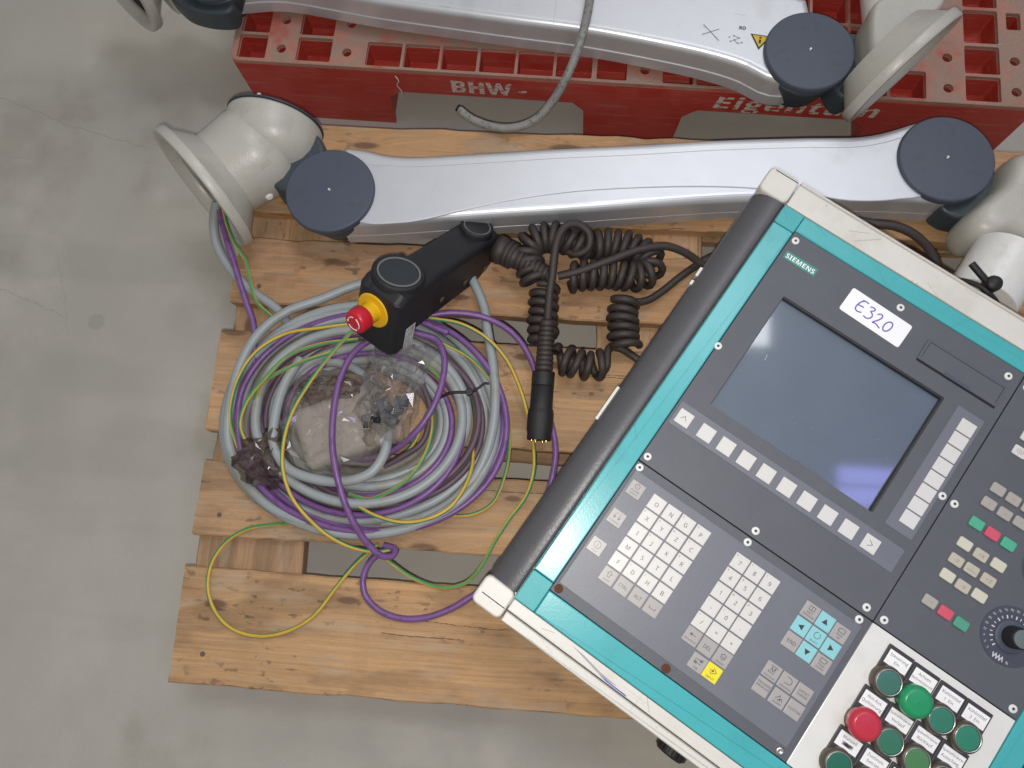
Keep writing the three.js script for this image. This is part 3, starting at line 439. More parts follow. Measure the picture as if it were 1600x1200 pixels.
// --- key caps: one print sheet for all of them ---
const COLS = 16, CELL = 128, keyList = [];
const sheet = document.createElement('canvas'); sheet.width = sheet.height = COLS * CELL; const sx = sheet.getContext('2d');
const PALE = '#d8d6d2', GREY = '#aaa6a4', AQUA = '#8fcdd3', YEL = '#efe02c', IVORY = '#cfcdbb', DUST = '#aaa6a0', TAN = '#bdb8a8';
function keyCap(parent, x, z, w, d, col, draw, o = {}) {
  const i = keyList.length, cx = (i % COLS) * CELL, cy = Math.floor(i / COLS) * CELL; keyList.push(i);
  sx.save(); sx.beginPath(); sx.rect(cx, cy, CELL, CELL); sx.clip(); sx.translate(cx, cy); sx.fillStyle = col; sx.fillRect(0, 0, CELL, CELL);
  { const r = rng(900 + i); for (let k = 0; k < 16; k++) { sx.fillStyle = 'rgba(70,62,50,' + (0.04 + r() * 0.08) + ')'; sx.fillRect(r() * CELL, r() * CELL, 1 + r() * 5, 1 + r() * 3); } }
  sx.fillStyle = o.ink ?? '#3a3c42'; sx.strokeStyle = o.ink ?? '#3a3c42'; sx.lineWidth = 4; sx.lineCap = 'round'; sx.textAlign = 'center'; sx.textBaseline = 'middle'; if (draw) draw(sx); sx.restore();
  const g = slab(rrect(-w / 2 * K, -d / 2 * K, w / 2 * K, d / 2 * K, (o.r ?? 0.6) * K, 3), 0, (o.h ?? 1.2) * K, (o.b ?? 0.4) * K, 2), uv = g.attributes.uv, p = g.attributes.position;
  for (let k = 0; k < uv.count; k++) uv.setXY(k, (cx + CELL * (0.02 + 0.96 * (p.getX(k) / (w * K) + 0.5))) / (COLS * CELL), 1 - (cy + CELL * (0.02 + 0.96 * (p.getZ(k) / (d * K) + 0.5))) / (COLS * CELL));
  const m = part(o.name ?? 'key', g, o.mat ?? keyMat, parent, true, o.label); m.position.set(x * K, FACE + (o.y ?? 0.4) * K, z * K); return m;
}
const keyMat = phys({ roughness: 0.38, clearcoat: 0.3, clearcoatRoughness: 0.3 }), capMat = phys({ roughness: 0.55 });
const T = (txt, size = 44, y = 68, x = 66) => (c) => { c.font = size + 'px sans-serif'; txt.split('|').forEach((s, k, a) => c.fillText(s, x, y + (k - (a.length - 1) / 2) * size * 1.05)); };
const both = (...f) => (c) => f.forEach((q) => q(c));
const poly = (p, fill) => (c) => { c.beginPath(); p.forEach(([x, y], i) => (i ? c.lineTo(x, y) : c.moveTo(x, y))); fill ? c.fill() : c.stroke(); };
// row under the screen
keyCap(strip, 77, 288, 16.5, 16.5, PALE, poly([[40, 78], [64, 46], [88, 78]]));
for (let k = 0; k < 8; k++) keyCap(strip, 105 + k * 24.75, 288, 16.5, 16.5, PALE);
keyCap(strip, 304, 288, 16.5, 16.5, PALE, poly([[46, 40], [80, 64], [46, 88]]));
for (let k = 0; k < 8; k++) keyCap(vstrip, 323.6, 127 + k * 16.6, 17, 15.2, PALE);
// letters
const small = (s) => T(s, 20, 22, 20);
[['O', 'N', 'G', 'P'], ['X', 'Y', 'Z', 'C'], ['I', 'J', 'K', 'R'], ['M', 'S', 'T', 'L'], ['F', 'D', 'H', 'B']].forEach((row, r) => row.forEach((ch, c) => keyCap(keyFoil, 103.5 + c * 18.1, 381 + r * 18, 16.4, 16.4, PALE, both(T(ch, 48), small([',:EQ', 'UVW(', '~A\'Q', '<);"', '\'[]~'][r][c])))));
keyCap(keyFoil, 103.5, 471, 16.4, 16.4, GREY, both(poly([[64, 22], [84, 46], [74, 46], [74, 72], [54, 72], [54, 46], [44, 46], [64, 22]]), T('SHIFT', 24, 100)));
keyCap(keyFoil, 121.6, 471, 16.4, 16.4, GREY, T('CTRL', 36)); keyCap(keyFoil, 139.7, 471, 16.4, 16.4, GREY, T('ALT', 40)); keyCap(keyFoil, 157.8, 471, 16.4, 16.4, GREY, poly([[40, 60], [40, 76], [92, 76], [92, 60]]));
keyCap(keyFoil, 77, 381, 16.4, 16.4, GREY, both((c) => { c.beginPath(); c.arc(64, 36, 20, 0, 7); c.stroke(); }, T('//', 22, 36, 64), T('ALARM|CANCEL', 24, 90)));
keyCap(keyFoil, 77, 417, 16.4, 16.4, GREY, both(poly([[44, 34], [44, 72], [36, 60], [52, 60], [44, 72]]), poly([[84, 34], [84, 72], [76, 60], [92, 60], [84, 72]]), T('1 . . n', 18, 22), T('CHANNEL', 22, 100)));
keyCap(keyFoil, 76.5, 453, 16.4, 16.4, GREY, both((c) => { c.beginPath(); c.arc(64, 52, 28, 0, 7); c.stroke(); }, T('i', 44, 54, 64), T('HELP', 22, 104)));
// numbers
[['7', '8', '9'], ['4', '5', '6'], ['1', '2', '3'], ['-', '0', '.'], ['/', '=', '+']].forEach((row, r) => row.forEach((ch, c) => keyCap(keyFoil, 206 + c * 17.8, 381.5 + r * 18, 16.4, 16.4, PALE, both(T(ch, 46), small(['&*(', '$%^', '!@#', '_)>', '?|\\'][r][c] === '|' ? ':' : ['&*(', '$%^', '!@#', '_)>', '?|\\'][r][c])))));
keyCap(keyFoil, 206, 471, 16.4, 16.4, GREY, both(poly([[88, 52], [40, 52], [54, 42], [54, 62], [40, 52]]), T('BACKSPACE', 19, 98)));
keyCap(keyFoil, 224, 471, 16.4, 16.4, GREY, T('DEL', 40)); keyCap(keyFoil, 242, 471, 16.4, 16.4, GREY, both(poly([[44, 48], [64, 30], [88, 44], [70, 64], [44, 48]]), poly([[44, 62], [68, 80], [88, 58]]), T('INSERT', 22, 106)));
keyCap(keyFoil, 224.5, 489.5, 16.4, 16.4, GREY, both(poly([[36, 40], [88, 40], [76, 30], [76, 50], [88, 40], [92, 28], [92, 52]]), poly([[92, 66], [40, 66], [52, 56], [52, 76], [40, 66], [36, 54], [36, 78]]), T('TAB', 24, 104)));
keyCap(keyFoil, 241.5, 489, 16.4, 16.4, YEL, both(poly([[60, 26], [92, 50], [60, 76], [44, 64]]), poly([[34, 50], [68, 50], [58, 40], [58, 60], [68, 50]]), T('INPUT', 24, 104)), { label: 'yellow input key' });
// cursor block
keyCap(keyFoil, 289.5, 381, 16.4, 16.4, GREY, both((c) => c.strokeRect(44, 22, 44, 32), poly([[66, 22], [66, 54]]), T('NEXT|WINDOW', 22, 88)));
const tri = (a) => (c) => { c.translate(64, 64); c.rotate(a); poly([[0, -24], [24, 18], [-24, 18]], true)(c); };
keyCap(keyFoil, 307, 381, 16.4, 16.4, AQUA, tri(0)); keyCap(keyFoil, 324.7, 382, 16.4, 16.4, GREY, both(poly([[40, 56], [40, 36], [54, 24], [92, 24], [92, 56], [40, 56]]), T('PAGE|UP', 22, 90)));
keyCap(keyFoil, 289.5, 399, 16.4, 16.4, AQUA, tri(-Math.PI / 2)); keyCap(keyFoil, 307, 399, 16.4, 16.4, AQUA, both((c) => { c.beginPath(); c.arc(66, 50, 24, -1, 4.6); c.stroke(); }, T('SELECT', 22, 104))); keyCap(keyFoil, 324.7, 400, 16.4, 16.4, AQUA, tri(Math.PI / 2));
keyCap(keyFoil, 289.5, 417, 16.4, 16.4, GREY, T('END', 40)); keyCap(keyFoil, 307, 417, 16.4, 16.4, AQUA, tri(Math.PI)); keyCap(keyFoil, 325, 418, 16.4, 16.4, GREY, both(poly([[40, 24], [92, 24], [92, 42], [80, 54], [40, 54], [40, 24]]), T('PAGE|DOWN', 22, 88)));
// area keys
keyCap(keyFoil, 289, 453, 16.4, 16.4, GREY, both(T('M', 50, 48), poly([[38, 22], [92, 22], [92, 32]]), poly([[38, 64], [38, 76], [84, 76]]), T('POSITION', 20, 106))); keyCap(keyFoil, 307, 453, 16.4, 16.4, GREY, both(poly([[44, 26], [76, 26], [92, 40], [92, 62], [78, 74], [44, 74]]), T('PROGRAM', 20, 104))); keyCap(keyFoil, 325, 453, 16.4, 16.4, GREY, T('OFFSET|PARAM', 26));
keyCap(keyFoil, 289, 471, 16.4, 16.4, GREY, T('PROGRAM|MANAGER', 24, 52)); keyCap(keyFoil, 308, 471, 16.4, 16.4, GREY, both(poly([[40, 76], [64, 40], [78, 76], [60, 76], [84, 56], [98, 76]]), T('ALARM', 22, 100))); keyCap(keyFoil, 326, 471, 16.4, 16.4, GREY, T('CUSTOM', 26));
// machine keys
const mk = (x, z, col, t, o = {}) => keyCap(machineUnit, x, z, 14.6, 10.8, col, t, { r: 1.8, h: 2.8, b: 0.7, y: -0.02, mat: capMat, ink: '#857e70', ...o });
mk(380, 118, PALE, (c) => { c.beginPath(); c.arc(64, 64, 30, 0, 7); c.moveTo(76, 64); c.arc(64, 64, 12, 0, 7); c.stroke(); }); mk(380, 100, PALE, T('( )', 40)); mk(398, 118, PALE, T('~', 50)); mk(416, 118, PALE);
mk(381, 165, DUST, T('- -', 30)); mk(398.5, 165, DUST, T('o', 40)); mk(416, 165, DUST); mk(380.5, 183, DUST, T('3', 40)); mk(398.5, 183, DUST, T('o', 44)); mk(416, 182, DUST, T('~', 50));
mk(380.5, 208, '#4fae8c', T('- - -', 22), { label: 'green machine key' }); mk(398.5, 208, '#d2566c', null, { label: 'red machine key' }); mk(416.5, 208, '#4fae8c', T('- - -', 22), { label: 'green machine key' });
mk(381, 233, IVORY); mk(399.5, 233.5, TAN, T('+X', 56)); mk(418.5, 232, IVORY); mk(382, 252, TAN, T('-Z', 56)); mk(399, 251.5, TAN, T('~~|RAPID', 28)); mk(417.5, 251, TAN, T('+Z', 56)); mk(382.5, 270.5, IVORY); mk(400, 271, TAN, T('-X', 56)); mk(418, 269.5, IVORY);
mk(381, 303, DUST, T('/ 3', 34)); mk(399, 303.5, '#d2566c', null, { label: 'red machine key' }); mk(417, 304, '#4f9c84', T('o', 30), { label: 'green machine key' });
keyMat.map = capMat.map = (() => { const t = new THREE.CanvasTexture(sheet); t.colorSpace = THREE.SRGBColorSpace; t.magFilter = THREE.LinearFilter; return t; })();
// rotary override switches
const dialTex = textOn(512, 512, (x) => { x.fillStyle = '#474a57'; x.fillRect(0, 0, 512, 512); x.translate(256, 256); x.strokeStyle = x.fillStyle = '#d4d6d8'; x.textAlign = 'center'; x.textBaseline = 'middle'; const lab = ['0', '2', '6', '10', '20', '40', '60', '70', '75', '80', '85', '90', '95', '100', '105', '110', '115', '120']; for (let k = 0; k < 18; k++) { const a = (-148 + k * 13.6) * Math.PI / 180; x.save(); x.rotate(a); x.fillRect(-5, -178, k % 2 ? 7 : 11, k % 2 ? 22 : 28); x.restore(); x.font = '26px sans-serif'; x.fillText(lab[k], Math.sin(a) * 222, -Math.cos(a) * 222); } x.lineWidth = 9; x.beginPath(); for (let k = 0; k < 8; k++) x.lineTo(-60 + k * 14, 210 + (k % 2 ? 18 : -18)); x.stroke(); x.font = '32px sans-serif'; x.fillText('%', 76, 212); });
for (const [u, v] of [[463, 286], [466, 206]]) {
  const g = new THREE.Mesh(); const d = part('dial', slab(circ(u * K, v * K, 0.030, 56), FACE, FACE + 0.0008, 0.0002, 1), phys({ map: dialTex, roughness: 0.5 }), machineUnit, true);
  { const uv = d.geometry.attributes.uv, p = d.geometry.attributes.position; for (let i = 0; i < uv.count; i++) uv.setXY(i, (p.getX(i) - u * K) / 0.06 + 0.5, 0.5 - (p.getZ(i) - v * K) / 0.06); }
  part('knob_skirt', lathe([[0.0005, 0.003], [0.0145, 0.003], [0.0165, 0.0016], [0.0168, 0]], [u * K, FACE + 0.0007, v * K], [0, 1, 0], 40), M.slate, d, true);
  part('knob', lathe([[0.0112, 0], [0.0112, 0.006], [0.0102, 0.0165], [0.0092, 0.0182], [0.0005, 0.0186]], [u * K, FACE + 0.003, v * K], [0, 1, 0], 40), M.black, d, true);
  part('knob_cap', lathe([[0.0090, 0], [0.0088, 0.0009], [0.0005, 0.0011]], [u * K, FACE + 0.0214, v * K], [0, 1, 0], 32), phys({ color: rgb(0.13, 0.16, 0.17), roughness: 0.5 }), d, true);
}
// push buttons with paper labels
const gM = (r, g, b) => phys({ color: rgb(r, g, b), roughness: 0.35, clearcoat: 0.4, clearcoatRoughness: 0.2 });
const btn = [[[384, 395, 'f', 'Steuerung|Ein', [0.045, 0.16, 0.125]], [413, 395.5, 'd', 'Achsen|Betriebsbereit', [0.012, 0.29, 0.115]], [442.5, 395.5, 'f', 'Kühlmittel|1  Ein', [0.03, 0.19, 0.125]], [471, 395.5, 'f', 'Kühlmittel|2  Ein', [0.025, 0.215, 0.135]]],
  [[384, 442.5, 'd', 'Not-Aus|Quittierung', [0.52, 0.028, 0.055]], [413, 442, 'f', 'Späneförderer|Vorlauf', [0.035, 0.17, 0.11]], [442.5, 442, 'f', 'Späneförderer|Rücklauf', [0.07, 0.215, 0.085]], [471, 442, 'f', 'Späneförderer|Ausschwg.', [0.035, 0.03, 0.028]]],
  [[384, 489, 'f', 'Manuell|', [0.015, 0.14, 0.09]], [413, 489, 'f', 'Zustimm-|betrieb', [0.03, 0.18, 0.11]], [442.5, 489, 'f', '', [0.03, 0.18, 0.11]], [471, 489, 'f', '', [0.03, 0.18, 0.11]]]];
const holderM = phys({ color: rgb(0.045, 0.043, 0.050), roughness: 0.5 });
btn.flat().forEach(([u, v, kind, txt, col], i) => {
  const y0 = -0.55, h = P_('button_holder', u - 14.1, v - 34, u + 14.1, v + 5, y0, 2.2, holderM, { r: 1, b: 0.6, parent: buttonUnit });
  const t = textOn(256, 160, (x) => { x.fillStyle = '#f4f4f4'; x.fillRect(0, 0, 256, 160); x.fillStyle = '#55565c'; x.textAlign = 'center'; x.textBaseline = 'middle'; const L = txt.split('|'); L.forEach((s, k) => { const S = s.length > 11 ? 38 : 46; x.font = S + 'px sans-serif'; x.fillText(s, 128, 46 + k * 60); }); if (txt === 'Manuell|') { const r = rng(4); x.strokeStyle = 'rgba(40,40,46,0.55)'; x.lineWidth = 3; for (let k = 0; k < 60; k++) { x.beginPath(); x.moveTo(60 + r() * 60, 84 + r() * 40); x.lineTo(120 + r() * 80, 84 + r() * 44); x.stroke(); } } });
  const lg = new THREE.PlaneGeometry(0.0238, 0.0150); lg.rotateX(-Math.PI / 2); lg.translate((u + 0.6) * K, FACE + 0.00235, (v - 22.5) * K); part('label', lg, std({ map: t, roughness: 0.5 }), h, true);
  const at = [u * K, FACE + y0 * K, v * K], ring = phys({ color: rgb(0.10, 0.085, 0.068), roughness: 0.42, metalness: 0.3 });
  if (kind === 'f') {
    part('collar', lathe([[0.0155, 0], [0.0158, 0.004], [0.0150, 0.0085], [0.0140, 0.0105], [0.0126, 0.0108]], at, [0, 1, 0], 48), ring, h, true);
    part('ring', lathe([[0.0128, 0.0095], [0.0128, 0.0116], [0.0121, 0.0120], [0.0117, 0.0112]], at, [0, 1, 0], 48), M.steel, h, true);
    part('push_button', lathe([[0.0117, 0.006], [0.0117, 0.0106], [0.0110, 0.0111], [0.0004, 0.0112]], at, [0, 1, 0], 48), gM(...col), h, true);
  } else {
    part('collar', lathe([[0.0152, 0], [0.0154, 0.006], [0.0146, 0.007]], at, [0, 1, 0], 48), ring, h, true);
    part('push_button', lathe([[0.0150, 0.004], [0.0160, 0.008], [0.0160, 0.013], [0.0152, 0.0165], [0.0120, 0.0185], [0.0110, 0.0188], [0.0004, 0.0193]], at, [0, 1, 0], 56), gM(...col), h, true, col[0] > 0.3 ? 'tall red button' : 'tall bright green button');
  }
});
// screws in white cups; the lower ones rusty
for (const [u, v, p, m] of [[68.5, 50, 0], [63.5, 200, 0], [68, 344.5, 0], [67.5, 359, 1], [202, 344.5, 0], [201.5, 359, 1], [201.5, 51.5, 0], [332, 53, 0], [339, 203, 0], [353, 203, 2], [333.5, 344.5, 0], [333.5, 359, 1], [354, 345, 2], [498, 345, 2], [354, 53, 2], [498, 53, 2], [69, 511.5, 1, 'r'], [202, 512.5, 1, 'r'], [335, 512, 1, 's']]) {
  const par = [screenUnit, keyUnit, machineUnit][p], at = [u * K, FACE - 0.0001, v * K];
  if (m) { part('screw', lathe([[0.0046, 0], [0.0046, 0.0014], [0.0034, 0.0026], [0.0016, 0.003], [0.0014, 0.0018], [0.0003, 0.0018]], at, [0, 1, 0], 20), m === 'r' ? M.rust : M.steel, par, true); continue; }
  const w = part('screw', lathe([[0.0042, 0], [0.0042, 0.0007], [0.0036, 0.0012], [0.0015, 0.0013]], at, [0, 1, 0], 24), M.washer, par, true);
  part('screw_socket', lathe([[0.0015, 0.0006], [0.0014, 0.0012], [0.0011, 0.0012], [0.0008, 0.0007], [0.0002, 0.0007]], at, [0, 1, 0], 16), M.slateDark, w, true);
}
// maker's badge, inventory sticker, drive flap
const flat = (name, u0, v0, u1, v1, tex, par, mat = {}, turn = 0, rr = 1) => { const w = (u1 - u0) * K, h = (v1 - v0) * K, g = slab(rrect(-w / 2, -h / 2, w / 2, h / 2, rr * K, 4), 0, 0.0004, 0.0001, 1), uv = g.attributes.uv, p = g.attributes.position; for (let i = 0; i < uv.count; i++) uv.setXY(i, p.getX(i) / w + 0.5, 0.5 - p.getZ(i) / h); const m = part(name, g, phys({ map: tex, roughness: 0.45, ...mat }), par, true); m.position.set((u0 + u1) / 2 * K, FACE + 0.00005, (v0 + v1) / 2 * K); m.rotation.y = turn; return m; };
flat('badge', 67, 64.5, 106.5, 74.5, textOn(512, 128, (x) => { x.fillStyle = '#3f8f83'; x.fillRect(0, 0, 512, 128); x.fillStyle = '#eef4f2'; x.font = 'bold 98px sans-serif'; x.textAlign = 'center'; x.textBaseline = 'middle'; const w = x.measureText('SIEMENS').width; x.translate(256, 67); x.scale(470 / w, 1); x.fillText('SIEMENS', 0, 0); }), screenUnit, {}, 0, 0.3);
flat('inventory_sticker', 148, 61.5, 222.5, 91, textOn(768, 304, (x) => { x.fillStyle = '#fbfbfd'; x.fillRect(0, 0, 768, 304); x.strokeStyle = '#5b55b4'; x.lineWidth = 15; x.lineCap = x.lineJoin = 'round'; const s = (p) => { x.beginPath(); p.forEach(([a, b], i) => { if (!i) x.moveTo(a, b); else { const [c, d] = p[i - 1]; x.quadraticCurveTo(c, d, (a + c) / 2, (b + d) / 2); } }); x.lineTo(...p[p.length - 1]); x.stroke(); };
  s([[236, 62], [200, 58], [172, 66]]); s([[186, 64], [160, 90], [146, 128], [140, 170], [148, 202], [176, 214], [206, 206], [222, 198]]); s([[142, 142], [176, 136], [214, 132]]);
  s([[278, 82], [308, 68], [338, 78], [330, 104], [298, 128], [330, 136], [350, 164], [338, 204], [300, 224], [268, 216]]);
  s([[388, 108], [408, 84], [438, 88], [446, 118], [426, 160], [396, 200], [380, 226], [408, 212], [440, 218], [478, 234]]);
  s([[556, 100], [530, 108], [508, 148], [506, 198], [524, 232], [556, 228], [582, 190], [590, 140], [578, 106], [552, 98]]); }), screenUnit, { roughness: 0.35 }, -0.03, 2.5);
const fl = P_('drive_flap', 243.5, 65.5, 337, 90.5, 0, 2.2, M.panel, { r: 0.8, b: 0.5, parent: screenUnit });
P_('flap_gap', 246.6, 67.4, 334.5, 68.0, 2.16, 2.3, M.gap, { r: 0.2, b: 0, parent: fl }); P_('flap_gap', 333.9, 68, 334.5, 87, 2.16, 2.3, M.gap, { r: 0.2, b: 0, parent: fl }); P_('flap_gap', 246.6, 68, 247.1, 86.8, 2.16, 2.3, M.gap, { r: 0.2, b: 0, parent: fl });
P_('flap_lip', 275.5, 87.4, 306, 91.2, 0.1, 2.8, M.slate, { r: 0.5, b: 0.4, parent: fl }); P_('flap_gap', 244, 90.6, 337, 92.6, -0.1, 0.12, M.gap, { r: 0.3, b: 0, parent: fl });
// knurled knob under the lower rail and pen smear on the rail
{ const kg = [lathe([[0.0005, 0], [0.0150, 0], [0.0162, 0.002], [0.0162, 0.030], [0.0150, 0.032], [0.0005, 0.032]], [0, 0, 0], [0, 0, 1], 28).toNonIndexed()]; for (let k = 0; k < 14; k++) { const b = new RoundedBoxGeometry(0.0036, 0.0030, 0.027, 1, 0.0006); b.translate(0, 0.0168, 0.016); b.rotateZ(k / 14 * Math.PI * 2); kg.push(b.index ? b.toNonIndexed() : b); } const g = boxUV(mergeGeometries(kg)); g.translate(0.272, 0.115, 0.5585); part('knurled_knob', g, M.black, PN, true); }
{ const g = new THREE.Shape(); [[112, 549.6], [128, 550.6], [150, 554.4], [172, 555.8], [160, 557.2], [146, 556], [130, 553]].forEach(([x, z], i) => (i ? g.lineTo(x * K, -z * K) : g.moveTo(x * K, -z * K))); const q = new THREE.ShapeGeometry(g); q.rotateX(-Math.PI / 2); q.translate(0, FACE + 0.00225, 0); part('scrape_mark', q, std({ color: rgb(0.36, 0.37, 0.38), roughness: 0.7 }), PN, true);
  part('pen_mark', slab([[149 * K, 556.6 * K], [160 * K, 558.4 * K], [184 * K, 558.6 * K], [183 * K, 557.4 * K], [160 * K, 557.2 * K]], FACE + 0.0021, FACE + 0.0024, 0), std({ color: rgb(0.05, 0.09, 0.5), roughness: 0.5 }), PN, true); }
// torn pale label on the side of the grip
for (const [z0, z1] of [[296, 340], [128, 140], [146, 152]]) part('torn_label', slab(R(-1.6, z0, 3, z1, 0.5, 1), FACE - 0.03, FACE - 0.016, 0.0003, 1), M.cream, PN, true);

// ---------- handheld pendant with emergency stop ----------
const PD = thing('handheld_pendant', 'black handheld pendant with red emergency stop resting on the cable coil', 'pendant', [0, 0, 0]);
{
  const ex = new THREE.Vector3(-0.48124416, 0.54077813, 0.68990077), ey = new THREE.Vector3(0.25598903, 0.83942319, -0.47941456), ez = new THREE.Vector3().crossVectors(ex, ey);
  PD.quaternion.setFromRotationMatrix(new THREE.Matrix4().makeBasis(ex, ey, ez)); PD.position.set(...[0.2685,0.28,0.2822]);
  const mm = 0.001;
  // side outline (x, y): handle thickens into the head; extruded across with rounded edges
  const s = new THREE.Shape(); const o = [[-184, -12], [-176, -3], [-60, -3], [-40, -1], [26, -1], [37, -10], [37, -90], [30, -100], [-2, -100], [-14, -84], [-40, -83], [-176, -80], [-184, -70]]; o.forEach(([x, y], i) => (i ? s.lineTo(x * mm, y * mm) : s.moveTo(x * mm, y * mm)));
  const mk = (half, zc, sh) => { const g = new THREE.ExtrudeGeometry(sh, { depth: (half * 2 - 22) * mm, bevelEnabled: true, bevelSize: 0.011, bevelThickness: 0.011, bevelOffset: -0.011, bevelSegments: 7 }); g.translate(0, 0, (zc - half + 11) * mm); return boxUV(g); };
  const body = part('body', mk(27.5, -11, s), M.black, PD, true);
  const hs = new THREE.Shape(); [[-44, -14], [-36, -2], [24, -2], [37.5, -12], [37.5, -97], [29, -107], [0, -108], [-9, -102], [-14, -80], [-44, -70]].forEach(([x, y], i) => (i ? hs.lineTo(x * mm, y * mm) : hs.moveTo(x * mm, y * mm)));
  part('head', mk(34, -6, hs), M.black, PD, true);
  for (const [x, z, r] of [[0, -4, 29], [-157, -11, 20]]) {
    const b = part('button_boss', lathe([[r * 1.18 * mm, -0.006], [r * 1.16 * mm, 0.002], [r * 1.08 * mm, 0.0042], [r * 0.98 * mm, 0.0044], [r * 0.93 * mm, 0.0030], [r * 0.5 * mm, 0.0030], [0.0005, 0.0030]], [x * mm, 0, z * mm], [0, 1, 0], 56), M.black, PD, true);
    part('ring', lathe([[r * 0.94 * mm, 0.0030], [r * 0.94 * mm, 0.0037], [r * 0.86 * mm, 0.0037], [r * 0.86 * mm, 0.0030]], [x * mm, 0, z * mm], [0, 1, 0], 56), phys({ color: rgb(0.16, 0.17, 0.16), roughness: 0.5 }), b, true);
    part('button_face', lathe([[r * 0.84 * mm, 0.0028], [r * 0.82 * mm, 0.0036], [0.0005, 0.0039]], [x * mm, 0, z * mm], [0, 1, 0], 48), phys({ color: r > 25 ? rgb(0.028, 0.034, 0.042) : rgb(0.018, 0.018, 0.022), roughness: 0.5 }), b, true);
  }
  const at = [0.0382, -0.041, -0.002];
  const es = part('emergency_stop', lathe([[0.0005, 0.001], [0.021, 0.001], [0.0235, 0.0008], [0.0240, -0.001]], at, [1, 0, 0], 48), M.yellow, PD, true);
  part('bellows', lathe([[0.0135, 0], [0.014, 0.003], [0.0125, 0.004], [0.0138, 0.006], [0.0122, 0.0075], [0.0136, 0.0095], [0.012, 0.011], [0.0130, 0.013], [0.0115, 0.0145], [0.0115, 0.018]], at, [1, 0, 0], 40), M.yellow, es, true);
  const btnG = lathe([[0.0125, 0.015], [0.0155, 0.0165], [0.0160, 0.021], [0.0155, 0.030], [0.0140, 0.0335], [0.0110, 0.0345], [0.0004, 0.0352]], at, [1, 0, 0], 48); part('stop_button', btnG, M.red, es, true);
  const ring = []; for (const a0 of [0.2, 2.3, 4.4]) { const p = []; for (let k = 0; k <= 8; k++) { const a = a0 + k * 0.2; p.push([at[0] + 0.0348, at[1] + 0.0088 * Math.cos(a), at[2] + 0.0088 * Math.sin(a)]); } ring.push(tube(p, 0.0007, 12, 6)); const e = p[8], t = 0.2; ring.push(tube([[e[0], e[1], e[2]], [e[0], e[1] + 0.0022 * Math.cos(a0 + 0.5), e[2] + 0.0022 * Math.sin(a0 + 0.5)]], 0.0008, 3, 6)); }
  part('arrow_marks', mergeGeometries(ring), M.washer, es, true);
  const lt = textOn(128, 320, (x) => { x.fillStyle = '#d9d9d9'; x.fillRect(0, 0, 128, 320); x.fillStyle = '#4a4a4c'; const r = rng(12); for (let c = 0; c < 7; c++) { let y = 12; while (y < 290) { const l = 8 + r() * 34; if (r() > 0.2) x.fillRect(16 + c * 15, y, 6, l); y += l + 8; } } x.font = 'bold 34px sans-serif'; x.save(); x.translate(26, 36); x.rotate(Math.PI / 2); x.fillText('CE', -10, -60); x.restore(); });
  const lg = new THREE.PlaneGeometry(0.019, 0.044); const lm = part('type_label', lg, std({ map: lt, roughness: 0.5 }), PD, true); lm.position.set(0.004, -0.082, -0.0404); lm.rotation.set(0, Math.PI, 0.05);
  for (const x of [-60, -112, -160]) part('side_key', lathe([[0.0045, 0], [0.0045, 0.001], [0.0004, 0.0014]], [x * mm, -0.055, -0.0389], [0, 0, -1], 14), phys({ color: rgb(0.10, 0.085, 0.05), roughness: 0.6 }), PD, true);
}

